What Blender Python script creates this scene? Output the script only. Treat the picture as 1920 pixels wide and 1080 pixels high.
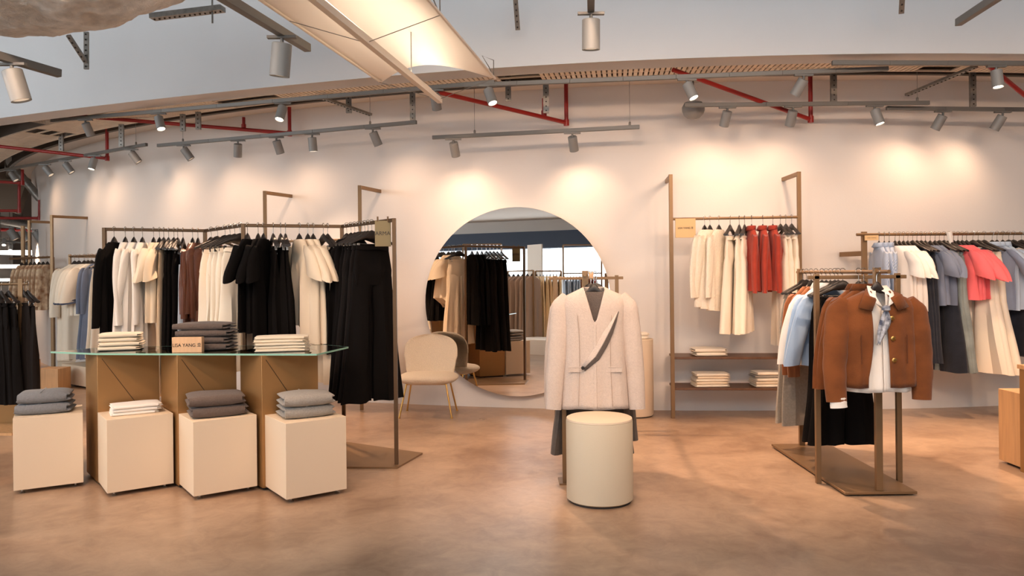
import bpy, math, random
from mathutils import Vector, Matrix
for o in list(bpy.data.objects): bpy.data.objects.remove(o)
S = bpy.context.scene; COL = S.collection
PI = math.pi
# ------------------------------------------------------------------ camera
FOC = 1450.0; ROLL = math.radians(0.6); HY = 513.0
cam = bpy.data.cameras.new('camera'); co = bpy.data.objects.new('camera', cam); COL.objects.link(co)
cam.sensor_width = 36; cam.lens = 36*FOC/1920; cam.clip_end = 120; cam.clip_start = .05
co.location = (0, 0, 1.5)
co.rotation_euler = (Matrix.Rotation(PI/2, 3, 'X') @ Matrix.Rotation(-ROLL, 3, 'Z')).to_euler()
_w = 540-HY
cam.shift_x = -(-_w*math.sin(ROLL))/1920; cam.shift_y = -_w*math.cos(ROLL)/1920
S.camera = co
# ------------------------------------------------------------------ world, exposure
W = bpy.data.worlds.new('world'); S.world = W; W.use_nodes = True
W.node_tree.nodes['Background'].inputs[0].default_value = (.80, .88, 1, 1)
W.node_tree.nodes['Background'].inputs[1].default_value = .5
S.view_settings.view_transform = 'Standard'; S.view_settings.look = 'None'
S.view_settings.gamma = 1; S.view_settings.use_curve_mapping = False
S.view_settings.exposure = 0.25
S.cycles.max_bounces = 8; S.cycles.diffuse_bounces = 4; S.cycles.glossy_bounces = 4
S.cycles.transmission_bounces = 6; S.cycles.transparent_max_bounces = 8
S.cycles.sample_clamp_indirect = 6; S.cycles.caustics_reflective = False; S.cycles.caustics_refractive = False
WARM = (1, .64, .41); DAY = (.93, .97, 1)
SPOT_W = 60.0; DAY_W = 45.0; SAIL_W = 7.0
def area(name, loc, rot, sx, sy, e, c):
    l = bpy.data.lights.new(name, 'AREA'); l.shape = 'RECTANGLE'; l.size = sx; l.size_y = sy; l.energy = e; l.color = c
    o = bpy.data.objects.new(name, l); COL.objects.link(o); o.location = loc; o.rotation_euler = rot; return o
# daylight through the shop window behind the photographer (window built further down)
area('daylight_window', (-3.5, -5.0, 2.1), (PI/2+.32, 0, 0), 13, 2.2, DAY_W, DAY)
area('added_high_fill', (-2.5, -.9, 4.6), (PI/2+.65, 0, 0), 15, 1.7, 150.0, DAY)  # added high fill that brightens the bulkhead, no window known up there
area('added_side_fill', (-12.7, 1.5, 3.6), (PI/2+.15, 0, -PI/2), 8.5, 2.4, 340.0, DAY)  # added side fill for the dark left end of the bulkhead
# ------------------------------------------------------------------ pixel to place
_c, _s = math.cos(ROLL), math.sin(ROLL)
def un(x, y):
    u, v = x-960, 540-y
    return (u*_c+v*_s)/FOC, ((-u*_s+v*_c)-(540-HY))/FOC
def atY(x, y, Y): a, b = un(x, y); return Vector((a*Y, Y, 1.5+b*Y))
def atZ(x, y, Z): a, b = un(x, y); Y = (Z-1.5)/b; return Vector((a*Y, Y, Z))
CX, CY, RW = 3.2, 23.3, 15.0
def atR(x, y, R):
    a, b = un(x, y)
    A = a*a+1; B = -2*(a*CX+CY); Cc = CX*CX+CY*CY-R*R
    Y = (-B-math.sqrt(max(0, B*B-4*A*Cc)))/(2*A); return Vector((a*Y, Y, 1.5+b*Y))
def wallnormal(p):  # unit vector out of the wall into the shop
    d = Vector((p[0]-CX, p[1]-CY, 0)); return d.normalized()
# ------------------------------------------------------------------ materials
def srgb(r, g, b):
    f = lambda c: (c/255/12.92) if c/255 <= .04045 else ((c/255+.055)/1.055)**2.4
    return (f(r), f(g), f(b), 1)
MATS = {}
def mat(name, col, rough=.6, metal=0, bump=0, bscale=200, mott=0, mscale=4, sheen=0, spec=.5, stripes=None, col2=None, trans=0, alpha=None, emit=None, kind=None):
    if name in MATS: return MATS[name]
    m = bpy.data.materials.new(name); m.use_nodes = True; nt = m.node_tree; b = nt.nodes['Principled BSDF']
    b.inputs['Base Color'].default_value = col; b.inputs['Roughness'].default_value = rough
    b.inputs['Metallic'].default_value = metal; b.inputs['Specular IOR Level'].default_value = spec
    if sheen: b.inputs['Sheen Weight'].default_value = sheen
    if trans: b.inputs['Transmission Weight'].default_value = trans
    tc = nt.nodes.new('ShaderNodeTexCoord')
    if mott or col2 or stripes:
        c2 = col2 or tuple([c*(1-mott) for c in col[:3]]+[1])
        if stripes:
            t = nt.nodes.new('ShaderNodeTexWave'); t.inputs['Scale'].default_value = stripes; t.inputs['Distortion'].default_value = .5; fac = t.outputs['Fac']
            t.bands_direction = 'X'
        elif kind == 'wood':
            mp = nt.nodes.new('ShaderNodeMapping'); mp.inputs['Scale'].default_value = (14, 14, 1.2)
            nt.links.new(tc.outputs['Object'], mp.inputs['Vector'])
            t = nt.nodes.new('ShaderNodeTexNoise'); t.inputs['Scale'].default_value = mscale; t.inputs['Detail'].default_value = 6; fac = t.outputs['Fac']
        else:
            t = nt.nodes.new('ShaderNodeTexNoise'); t.inputs['Scale'].default_value = mscale; t.inputs['Detail'].default_value = 5; fac = t.outputs['Fac']
        if kind == 'wood' and not stripes: nt.links.new(mp.outputs[0], t.inputs['Vector'])
        else: nt.links.new(tc.outputs['Object'], t.inputs['Vector'])
        r = nt.nodes.new('ShaderNodeValToRGB'); r.color_ramp.elements[0].color = col; r.color_ramp.elements[1].color = c2
        r.color_ramp.elements[0].position = .35; r.color_ramp.elements[1].position = .65
        nt.links.new(fac, r.inputs[0]); nt.links.new(r.outputs[0], b.inputs['Base Color'])
    if bump:
        t = nt.nodes.new('ShaderNodeTexNoise'); t.inputs['Scale'].default_value = bscale; t.inputs['Detail'].default_value = 4
        nt.links.new(tc.outputs['Object'], t.inputs['Vector'])
        bp = nt.nodes.new('ShaderNodeBump'); bp.inputs['Strength'].default_value = bump; bp.inputs['Distance'].default_value = .01
        nt.links.new(t.outputs['Fac'], bp.inputs['Height']); nt.links.new(bp.outputs[0], b.inputs['Normal'])
    if emit:
        b.inputs['Emission Color'].default_value = emit[0]+(1,) if len(emit[0]) == 3 else emit[0]; b.inputs['Emission Strength'].default_value = emit[1]
    MATS[name] = m; return m
def cloth(name, rgb, mott=.0, bump=.25, bscale=320, **k): return mat(name, srgb(*rgb), rough=.9, spec=.2, bump=bump, bscale=bscale, mott=mott, sheen=.15, **k)
M_wall = mat('white_wall_paint', srgb(228, 222, 216), .85, bump=.08, bscale=60, spec=.2, mott=.03, mscale=1.5)
M_soffit = mat('soffit_plaster', srgb(225, 218, 210), .85, bump=.05, bscale=60, spec=.2)
M_face = mat('bulkhead_paint', srgb(214, 216, 218), .9, bump=.05, bscale=40, spec=.2, mott=.05, mscale=1.0)
M_bronze = mat('bronze_metal', srgb(142, 113, 82), .42, .6, bump=.04, bscale=300, mott=.08, mscale=3)
M_bronze_d = mat('dark_bronze_metal', srgb(104, 80, 58), .38, .75, bump=.03, bscale=300)
M_bpanel = mat('brushed_bronze_panel', srgb(172, 130, 82), .42, .55, bump=.06, bscale=250, mott=.1, mscale=2)
M_groove = mat('panel_seam', srgb(48, 34, 20), .7)
M_cube = mat('beige_lacquer', srgb(226, 206, 180), .55, bump=.05, bscale=300, spec=.3)
M_stool = mat('grey_cream_leather', srgb(204, 190, 166), .5, bump=.1, bscale=200, spec=.3)
M_white = mat('white_lacquer', srgb(236, 226, 212), .5, spec=.3)
M_track = mat('grey_track', srgb(108, 106, 102), .5, .3)
M_lamp = mat('grey_lamp_housing', srgb(140, 140, 138), .55, .2)
M_lens = mat('lamp_lens', (1, 1, 1, 1), .3, emit=((1, .86, .70), 9))
M_lens_dim = mat('lamp_lens_baffle', srgb(190, 170, 140), .4, emit=((1, .8, .6), .5))
M_red = mat('red_pipe_paint', srgb(146, 26, 20), .4, bump=.03, bscale=80)
M_galv = mat('galvanised_steel', srgb(150, 146, 140), .45, .7, mott=.25, mscale=25)
M_dark = mat('dark_steel', srgb(92, 84, 76), .6, .5)
M_hang = mat('black_hanger_wood', srgb(36, 30, 27), .42, spec=.5)
M_chrome = mat('chrome_wire', srgb(190, 186, 180), .25, 1)
M_gold = mat('brass_leg', srgb(212, 168, 96), .28, 1)
M_boucle = cloth('cream_boucle', (236, 220, 196), mott=.08, bump=1.0, bscale=140, mscale=90)
M_oak = mat('oak_veneer', srgb(206, 160, 112), .5, mott=.18, mscale=2, kind='wood')
M_signwood = mat('maple_block', srgb(222, 180, 138), .5, mott=.08, mscale=3, kind='wood')
M_sign = mat('bronze_sign_plate', srgb(128, 112, 80), .45, .5)
M_signgold = mat('gold_sign_plate', srgb(214, 178, 128), .5, .3)
M_ink = mat('dark_lettering', srgb(34, 28, 24), .6)
M_foot = mat('chrome_foot', srgb(170, 166, 160), .3, .9)
M_shadowgap = mat('dark_plinth', srgb(40, 32, 26), .8)
M_shelf = mat('walnut_shelf', srgb(104, 72, 50), .45, mott=.2, mscale=2, kind='wood')
M_navy = mat('navy_fascia', srgb(62, 74, 92), .8)
M_sailc = mat('sail_fabric', srgb(250, 244, 236), .8, spec=.1)
# fabrics
F = dict(
 black=mat('black_fabric', srgb(17, 14, 13), .95, bump=.3, bscale=320, spec=.12), black2=mat('soft_black_fabric', srgb(27, 22, 20), .9, bump=.3, bscale=200, spec=.15),
 charcoal=cloth('charcoal_wool', (58, 58, 62)), white=cloth('white_cotton', (240, 234, 226)), ivory=cloth('ivory_fabric', (240, 228, 208)),
 cream=cloth('cream_fabric', (232, 214, 188)), knit=cloth('cream_cable_knit', (242, 230, 210), bump=1.0, bscale=55),
 sand=cloth('sand_fabric', (212, 188, 158)), beige=cloth('beige_linen', (200, 176, 146)),
 brownl=mat('brown_leather', srgb(92, 52, 36), .4, bump=.3, bscale=60, mott=.15, mscale=8),
 suede=cloth('tan_suede', (128, 74, 38), mott=.3, mscale=7, bump=.35, bscale=180), suede2=cloth('dusty_suede', (150, 94, 60), mott=.15, mscale=9),
 red=cloth('rust_red_fabric', (172, 64, 47), mott=.12, mscale=14), paleblue=cloth('pale_blue_fabric', (186, 200, 216)),
 blue=cloth('sky_blue_cotton', (160, 186, 216)), slate=cloth('slate_blue_fabric', (116, 126, 146), mott=.12), greyblue=cloth('grey_blue_cotton', (140, 150, 170), mott=.08),
 stripe=cloth('blue_striped_cotton', (120, 146, 184), stripes=60, col2=srgb(212, 220, 230)),
 jean=cloth('dark_denim', (36, 40, 50), mott=.25, mscale=12, bump=.5), jeanl=cloth('washed_denim', (140, 150, 148), mott=.42, mscale=3.2, bump=.5, bscale=200),
 jeanb=cloth('blue_denim', (62, 84, 108), mott=.4, mscale=3, bump=.5), pink=cloth('coral_pink_cotton', (238, 112, 116)),
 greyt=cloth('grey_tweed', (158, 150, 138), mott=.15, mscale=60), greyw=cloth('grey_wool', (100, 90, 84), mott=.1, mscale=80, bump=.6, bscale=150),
 greyk=cloth('blue_grey_knit', (132, 134, 138), mott=.12, mscale=80, bump=.7, bscale=150), greyl=cloth('light_grey_knit', (164, 158, 150), mott=.12, mscale=80, bump=.7, bscale=150),
 browng=cloth('brown_grey_knit', (108, 94, 86), mott=.1, mscale=80, bump=.7, bscale=150), butter=cloth('butter_cotton', (240, 224, 198)),
 blazer=cloth('oatmeal_linen', (208, 192, 180), mott=.07, mscale=70, bump=.5, bscale=150), trouserg=cloth('grey_flannel', (92, 84, 78), mott=.1, mscale=60),
 taupe=cloth('taupe_fabric', (158, 134, 116)), pattern=cloth('beige_print', (240, 218, 186), mott=0, col2=srgb(170, 122, 88), mscale=11, bump=.2), lace=cloth('beige_lace', (236, 208, 164), bump=1.0, bscale=60),
 scarf=cloth('printed_scarf_silk', (196, 200, 208), col2=srgb(70, 78, 98), mscale=28, bump=.1), navy=cloth('navy_trim', (70, 78, 98)))
# ------------------------------------------------------------------ mesh helpers
class MB:
    def __init__(s): s.v = []; s.f = []
    def box(s, c, d, rz=0, taper=1.0):
        n = len(s.v); R = Matrix.Rotation(rz, 3, 'Z')
        for k in (-1, 1):
            t = 1 if k < 0 else taper
            for (i, j) in ((-1, -1), (1, -1), (1, 1), (-1, 1)):
                s.v.append(Vector(c)+R @ Vector((i*d[0]/2*t, j*d[1]/2*t, k*d[2]/2)))
        s.f += [[n+a for a in q] for q in ((3, 2, 1, 0), (4, 5, 6, 7), (0, 1, 5, 4), (1, 2, 6, 5), (2, 3, 7, 6), (3, 0, 4, 7))]; return s
    def bar(s, p, q, w, h=None, up=(0, 0, 1)):
        p, q = Vector(p), Vector(q); d = (q-p).normalized(); h = h or w
        u = Vector(up)
        if abs(d.dot(u)) > .98: u = Vector((0, 1, 0))
        a = d.cross(u).normalized(); b = a.cross(d).normalized(); n = len(s.v)
        for e in (p, q):
            for i, j in ((-1, -1), (1, -1), (1, 1), (-1, 1)): s.v.append(e+a*(i*w/2)+b*(j*h/2))
        s.f += [[n+x for x in qq] for qq in ((3, 2, 1, 0), (4, 5, 6, 7), (0, 1, 5, 4), (1, 2, 6, 5), (2, 3, 7, 6), (3, 0, 4, 7))]; return s
    def loft(s, rings, cap=True, closed=True):
        n0 = len(s.v); N = len(rings[0])
        for r in rings: s.v += [Vector(p) for p in r]
        for i in range(len(rings)-1):
            for j in range(N if closed else N-1):
                a = n0+i*N+j; b = n0+i*N+(j+1) % N
                s.f.append([a, b, b+N, a+N])
        if cap: s.f.append([n0+j for j in reversed(range(N))]); s.f.append([n0+(len(rings)-1)*N+j for j in range(N)])
        return s
    def tube(s, pts, r, N=10, flat=1.0, cap=True):
        pts = [Vector(p) for p in pts]; rs = r if isinstance(r, (list, tuple)) else [r]*len(pts); rings = []; pa = None
        for i, p in enumerate(pts):
            d = (pts[min(i+1, len(pts)-1)]-pts[max(i-1, 0)]).normalized()
            if pa is None:
                u = Vector((0, 0, 1)) if abs(d.z) < .9 else Vector((0, 1, 0)); a = d.cross(u).normalized()
            else: a = (pa-d*pa.dot(d)).normalized()
            pa = a; b = d.cross(a)
            rings.append([p+a*(rs[i]*math.cos(2*PI*k/N))+b*(rs[i]*flat*math.sin(2*PI*k/N)) for k in range(N)])
        return s.loft(rings, cap)
    def lathe(s, prof, c=(0, 0, 0), N=40):
        return s.loft([[Vector((c[0]+r*math.cos(2*PI*k/N), c[1]+r*math.sin(2*PI*k/N), c[2]+z)) for k in range(N)] for r, z in prof], True)
    def prism(s, poly, z0, z1):
        return s.loft([[Vector((x, y, z0)) for x, y in poly], [Vector((x, y, z1)) for x, y in poly]], True)
    def build(s, name, m, parent=None, smooth=True, bevel=0, sub=0, solid=0, ang=.7):
        me = bpy.data.meshes.new(name); me.from_pydata([tuple(v) for v in s.v], [], s.f); me.materials.append(m)
        import bmesh
        bm = bmesh.new(); bm.from_mesh(me); bmesh.ops.recalc_face_normals(bm, faces=bm.faces); bm.to_mesh(me); bm.free()
        o = bpy.data.objects.new(name, me); COL.objects.link(o)
        if parent: o.parent = parent
        if solid:
            d = o.modifiers.new('thickness', 'SOLIDIFY'); d.thickness = solid; d.offset = 0
        if bevel:
            d = o.modifiers.new('bevel', 'BEVEL'); d.width = bevel; d.segments = 2; d.limit_method = 'ANGLE'
        if sub:
            d = o.modifiers.new('smooth', 'SUBSURF'); d.levels = sub; d.render_levels = sub
        if smooth:
            me.shade_smooth() if hasattr(me, 'shade_smooth') else None
            if not sub: me.set_sharp_from_angle(angle=ang)
        return o
def thing(name, label, cat, loc=(0, 0, 0), rz=0, group=None):
    o = bpy.data.objects.new(name, None); COL.objects.link(o); o.location = loc; o.rotation_euler = (0, 0, rz); o.empty_display_size = .1
    o['label'] = label; o['category'] = cat
    if group: o['group'] = group
    return o
def tag(o, label, cat, group=None):
    o['label'] = label; o['category'] = cat
    if group: o['group'] = group
    return o
def struct(o): o['kind'] = 'structure'; return o
def text(name, body, size, m, parent, loc, rot, ext=.0008):
    cu = bpy.data.curves.new(name, 'FONT'); cu.body = body; cu.size = size; cu.align_x = 'CENTER'; cu.align_y = 'CENTER'; cu.extrude = ext
    o = bpy.data.objects.new(name, cu); COL.objects.link(o); cu.materials.append(m)
    me = bpy.data.meshes.new_from_object(o); me.name = name; bpy.data.objects.remove(o); o = bpy.data.objects.new(name, me); COL.objects.link(o)
    o.parent = parent; o.location = loc; o.rotation_euler = rot; return o
ORD = ['', 'first', 'second', 'third', 'fourth', 'fifth', 'sixth', 'seventh', 'eighth', 'ninth', 'tenth']
NUM = ['', 'one', 'two', 'three', 'four', 'five', 'six', 'seven', 'eight', 'nine', 'ten']
# ------------------------------------------------------------------ setting
def arc(R, x0, x1, n):   # points on the circle of radius R between two x positions, camera side
    out = []
    for i in range(n+1):
        x = x0+(x1-x0)*i/n; out.append((x, CY-math.sqrt(R*R-(x-CX)**2)))
    return out
def arca(R, a0, a1, n):  # by angle from centre, degrees; 0 = towards the camera
    return [(CX+R*math.sin(math.radians(a0+(a1-a0)*i/n)), CY-R*math.cos(math.radians(a0+(a1-a0)*i/n))) for i in range(n+1)]
def fmat():
    m = bpy.data.materials.new('polished_concrete'); m.use_nodes = True; nt = m.node_tree; b = nt.nodes['Principled BSDF']
    tc = nt.nodes.new('ShaderNodeTexCoord')
    n1 = nt.nodes.new('ShaderNodeTexNoise'); n1.inputs['Scale'].default_value = .9; n1.inputs['Detail'].default_value = 8; n1.inputs['Roughness'].default_value = .62; n1.inputs['Distortion'].default_value = .6
    nt.links.new(tc.outputs['Object'], n1.inputs['Vector'])
    r = nt.nodes.new('ShaderNodeValToRGB'); r.color_ramp.elements[0].position = .38; r.color_ramp.elements[1].position = .64
    r.color_ramp.elements[0].color = srgb(140, 113, 92); r.color_ramp.elements[1].color = srgb(188, 160, 134)
    n3 = nt.nodes.new('ShaderNodeTexNoise'); n3.inputs['Scale'].default_value = 7; n3.inputs['Detail'].default_value = 10; n3.inputs['Roughness'].default_value = .7; n3.inputs['Distortion'].default_value = .8
    nt.links.new(tc.outputs['Object'], n3.inputs['Vector'])
    mx = nt.nodes.new('ShaderNodeMath'); mx.operation = 'MULTIPLY_ADD'; mx.inputs[1].default_value = .35; nt.links.new(n3.outputs['Fac'], mx.inputs[0])
    m2 = nt.nodes.new('ShaderNodeMath'); m2.operation = 'MULTIPLY'; m2.inputs[1].default_value = .65; nt.links.new(n1.outputs['Fac'], m2.inputs[0]); nt.links.new(m2.outputs[0], mx.inputs[2])
    nt.links.new(mx.outputs[0], r.inputs[0]); nt.links.new(r.outputs[0], b.inputs['Base Color'])
    n2 = nt.nodes.new('ShaderNodeTexNoise'); n2.inputs['Scale'].default_value = 2.2; n2.inputs['Detail'].default_value = 6
    nt.links.new(tc.outputs['Object'], n2.inputs['Vector'])
    mr = nt.nodes.new('ShaderNodeMapRange'); mr.inputs['To Min'].default_value = .22; mr.inputs['To Max'].default_value = .42
    nt.links.new(n2.outputs['Fac'], mr.inputs['Value']); nt.links.new(mr.outputs[0], b.inputs['Roughness'])
    bp = nt.nodes.new('ShaderNodeBump'); bp.inputs['Strength'].default_value = .05; bp.inputs['Distance'].default_value = .02
    nt.links.new(n2.outputs['Fac'], bp.inputs['Height']); nt.links.new(bp.outputs[0], b.inputs['Normal'])
    return m
struct(MB().box((-4, 7, -.05), (44, 36, .1)).build('floor', fmat()))
def flare(P):   # the bulkhead opens out a little towards its left end
    out = []
    for x, y in P:
        v = Vector((x-CX, y-CY)); a = math.degrees(math.atan2(-v.x, -v.y)); g = .4*(max(0, a-17)/16)**2; v = v*(1+g/v.length); out.append((v.x+CX, v.y+CY))
    return out
def curved(name, R0, R1, z0, z1, a0, a1, m, n=60):
    o = MB(); A, B = arca(R0, a0, a1, n), arca(R1, a0, a1, n)
    if name == 'trim_1': A, B = flare(A), flare(B)
    rings = [[Vector((*A[i], z0)), Vector((*A[i], z1)), Vector((*B[i], z1)), Vector((*B[i], z0))] for i in range(n+1)]
    o.loft(rings); return struct(o.build(name, m, smooth=True, ang=.5))
curved('wall_back', 15.0, 14.8, 0, 5.5, -61, 32, M_wall, 90)
curved('trim_1', 16.5, 16.2, 3.4, 5.6, -62, 32, M_face, 80)          # curved bulkhead
curved('trim_2', 15.36, 15.0, 3.54, 3.60, -61, 32, M_soffit, 80)       # soffit shelf on the wall
curved('trim_3', 15.42, 15.36, 3.50, 3.568, -61, 32, M_dark, 80)       # steel channel edging it
def perfmat():
    m = bpy.data.materials.new('perforated_steel'); m.use_nodes = True; nt = m.node_tree; b = nt.nodes['Principled BSDF']
    b.inputs['Metallic'].default_value = 0; b.inputs['Roughness'].default_value = .5
    tc = nt.nodes.new('ShaderNodeTexCoord'); mp = nt.nodes.new('ShaderNodeMapping'); mp.inputs['Scale'].default_value = (16, 30, 1)
    nt.links.new(tc.outputs['Object'], mp.inputs['Vector'])
    br = nt.nodes.new('ShaderNodeTexBrick'); br.inputs['Scale'].default_value = 1; br.inputs['Mortar Size'].default_value = .27; br.inputs['Brick Width'].default_value = 1.0; br.inputs['Row Height'].default_value = .6
    br.inputs['Color1'].default_value = srgb(92, 78, 66); br.inputs['Color2'].default_value = srgb(112, 96, 82); br.inputs['Mortar'].default_value = srgb(232, 216, 196)
    nt.links.new(mp.outputs[0], br.inputs['Vector']); nt.links.new(br.outputs['Color'], b.inputs['Base Color']); return m
M_perf = perfmat()
curved('ceiling_tray', 16.2, 15.42, 3.74, 3.78, -61, 32, M_dark, 80)
bpy.data.objects['ceiling_tray'].name = 'ceiling'
m = MB(); a = -58.0
while a < 31:
    if not (-24 < a < -21 or -12 < a < -10.5 or 3 < a < 4.2 or 17 < a < 18.5 or -37 < a < -35.5):
        for r0, r1 in ((15.66, 15.83), (15.855, 16.0), (16.02, 16.18)):
            u = Vector((math.sin(math.radians(a)), -math.cos(math.radians(a)), 0)); c0 = Vector((CX, CY, 3.468)); m.bar(c0+u*r0, c0+u*r1, .036, .012)
    a += .185
for r in (15.65, 15.842, 16.01, 16.19):
    P = arca(r, -58, 31, 70)
    for p, q in zip(P, P[1:]): m.bar((p[0], p[1], 3.472), (q[0], q[1], 3.472), .022, .016)
tag(m.build('slatted_tray', mat('tray_steel', srgb(240, 226, 206), .5, .0, mott=.12, mscale=8), smooth=False), 'long slatted metal cable tray curving between the bulkhead and the wall', 'cable tray')
struct(MB().box((-4, -3, 5.65), (44, 20, .1)).build('ceiling_front', mat('ceiling_grey', srgb(150, 156, 162), .9)))
struct(MB().box((-4, 16, 4.7), (44, 17.6, .1)).build('ceiling_back', mat('ceiling_dark', srgb(74, 66, 58), .9, mott=.3, mscale=1)))
# closing walls
struct(MB().box((9.5, 5, 2.8), (.2, 26, 5.6)).build('wall_right', M_wall))
struct(MB().box((-13, 5, 2.8), (.2, 30, 5.6)).build('wall_left', M_wall))
struct(MB().box((-4, 22, 2.8), (44, .2, 5.6)).build('wall_far', mat('far_wall_taupe', srgb(150, 130, 112), .8)))
# window wall behind the photographer
wy = -5.2
w = MB().box((-4, wy-.1, .15), (44, .2, .3)); w.box((-4, wy-.1, 3.0), (44, .2, .9)); w.box((7, wy-.1, 1.4), (8, .2, 2.6)); w.box((-15, wy-.1, 1.4), (8, .2, 2.6)); struct(w.build('wall_front', M_wall))
struct(MB().box((-4, wy+.15, 2.78), (30, .5, .5)).build('trim_4', M_navy)); struct(MB().box((-4, wy-.1, 4.6), (44, .2, 2.2)).build('wall_front_upper', M_soffit))
struct(MB().box((-4, -3.2, 3.45), (44, 4.2, .1)).build('ceiling_window_side', M_soffit))
M_day = mat('daylit_pane', (0, 0, 0, 1), .5, emit=((.88, .95, 1), 2.6))
k = 0
for i in range(7):
    x = -10+i*2
    g = struct(MB().box((x, wy-.12, 1.42), (1.94, .02, 2.26)).build('window_%d' % (i+1), M_day))
    MB().box((x-.97, wy-.05, 1.42), (.06, .1, 2.26)).build('window_frame', M_bronze_d, g)
for i in range(5):
    g = struct(MB().box((-8.5+i*3, -1.1, 4.57), (2.9, .04, 2.1)).build('window_%d' % (i+8), M_day)); MB().box((-8.5+i*3-1.48, -1.08, 4.57), (.08, .1, 2.1)).build('window_frame', M_bronze_d, g)  # unseen glowing panes, added to go with the high bulkhead fill
struct(MB().box((9.5, -1.1, 4.57), (6, .1, 2.1)).build('wall_by_added_panes_right', M_soffit)); struct(MB().box((-13.5, -1.1, 4.57), (7, .1, 2.1)).build('wall_by_added_panes_left', M_soffit))  # plain walls either side of the added panes
def curtain_mat():
    m = bpy.data.materials.new('sheer_curtain'); m.use_nodes = True; nt = m.node_tree; b = nt.nodes['Principled BSDF']
    t = nt.nodes.new('ShaderNodeBsdfTranslucent'); t.inputs[0].default_value = (.95, .95, .95, 1)
    tr = nt.nodes.new('ShaderNodeBsdfTransparent'); mx = nt.nodes.new('ShaderNodeMixShader'); mx.inputs[0].default_value = .45
    nt.links.new(t.outputs[0], mx.inputs[1]); nt.links.new(tr.outputs[0], mx.inputs[2]); nt.links.new(mx.outputs[0], nt.nodes['Material Output'].inputs[0]); return m
M_curt = curtain_mat()
for i in range(5):
    x0 = -10.8+i*2.7; ring = []
    for zz in (.1, 1.4, 2.6): ring.append([Vector((x0+2.6*j/80, wy+.12+.035*math.sin(j*1.1), zz)) for j in range(81)])
    tag(MB().loft(ring, cap=False, closed=False).build('curtain', M_curt), 'white sheer curtain seen in the mirror, %s from the window wall end' % ORD[i+1], 'curtain', 'sheer curtains at the shop window')
for i in range(3):
    g = struct(MB().box((-12.87, -1.5+i*3, 3.4), (.04, 2.8, 2.6)).build('window_%d' % (i+13), M_day)); MB().box((-12.85, -1.5+i*3-1.45, 3.4), (.1, .08, 2.6)).build('window_frame', M_bronze_d, g)  # unseen glowing panes on the left wall, added with the side fill
# ------------------------------------------------------------------ track lights
def aimrot(d): return Vector((0, 0, -1)).rotation_difference(Vector(d).normalized()).to_euler()
def lamp(top, aim, label, group, lit=True, e=1.0, size=50, dia=.095, L=.155, warm=WARM, blend=1.0):
    top = Vector(top); aim = Vector(aim).normalized()
    t = thing('track_spotlight', label, 'spotlight', top, 0, group)
    MB().box((0, 0, -.008), (.17, .03, .016)).tube([(0, 0, -.016), (0, 0, -.045)], .011).build('adapter', M_track, t)
    piv = Vector((0, 0, -.045)); r = Matrix.Rotation(0, 3, 'Z'); q = Vector((0, 0, -1)).rotation_difference(aim).to_matrix()
    def tr(mb):
        mb.v = [piv+q @ v for v in mb.v]; return mb
    tr(MB().lathe([(.0, 0), (dia/2-.004, 0), (dia/2, -.004), (dia/2, -L), (dia/2-.006, -L), (dia/2-.008, -L+.03)], N=28)).build('housing', M_lamp, t, ang=.5)
    tr(MB().lathe([(dia/2-.008, -L+.012), (dia/2-.008, -L+.010)], N=28)).build('lens', M_lens if lit else M_lens_dim, t)
    if e > 0:
        l = bpy.data.lights.new('lamp_beam', 'SPOT'); l.energy = SPOT_W*e; l.color = warm; l.spot_size = math.radians(size); l.spot_blend = blend; l.shadow_soft_size = .04
        o = bpy.data.objects.new('lamp_beam', l); COL.objects.link(o); o.parent = t; o.location = piv+aim*(L+.01); o.rotation_euler = aimrot(aim)
    return t
def track(pts, label, group=None, w=.036, h=.04, wires=()):
    t = thing('light_track', label, 'light track', pts[0], 0, group); p0 = Vector(pts[0])
    m = MB()
    for a, b in zip(pts, pts[1:]): m.bar(Vector(a)-p0, Vector(b)-p0, w, h)
    m.build('rail', M_track, t, bevel=.003)
    for (p, top) in wires:
        MB().tube([Vector(p)-p0, Vector((p[0], p[1], top))-p0], .0025, N=6).lathe([(.012, .0), (.012, .03), (.004, .04)], Vector(p)-p0, N=10).build('suspension_wire', M_galv, t)
    return t
def trackR(pix, R, label, nseg=6, wires=(), top=3.56):
    A, B = atR(*pix[0], R), atR(*pix[1], R); pts = []
    for i in range(nseg+1):
        px = pix[0][0]+(pix[1][0]-pix[0][0])*i/nseg; py = pix[0][1]+(pix[1][1]-pix[0][1])*i/nseg
        pts.append(atR(px, py, R) if nseg > 1 else (A, B)[i])
    def z_at(px): 
        f = (px-pix[0][0])/(pix[1][0]-pix[0][0]); return atR(px, pix[0][1]+(pix[1][1]-pix[0][1])*f, R)
    return track(pts, label, 'ceiling light tracks', wires=[(z_at(x)+Vector((0, 0, .02)), top) for x in wires]), z_at
R1 = 16.32
_, T1 = trackR(((97, 226), (928, 154)), R1, 'long grey light track under the bulkhead, left of the white sail', 8)
_, T1b = trackR(((870, 160), (1665, 129)), R1, 'long grey light track under the bulkhead, right of the white sail', 8)
_, T1c = trackR(((1560, 118), (1990, 119)), 16.45, 'short grey light track at the far right under the bulkhead', 4)
_, T2a = trackR(((-40, 327), (275, 271)), 15.6, 'grey light track on wires at the far left of the wall', 4, (10, 255))
_, T2b = trackR(((296, 273), (781, 229)), 15.6, 'grey light track on wires above the zigzag clothes rack', 5, (343, 694), 3.56)
_, T2c = trackR(((811, 258), (1199, 238)), 15.55, 'grey light track on two wires above the round mirror', 1, (890, 1181), 3.56)
_, T2d = trackR(((1283, 197), (1742, 193)), 15.6, 'grey light track above the wall unit with red shirts', 3, (1720,), 3.56)
_, T2e = trackR(((1662, 203), (1990, 206)), 15.5, 'grey light track above the right wall rail', 3)
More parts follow.
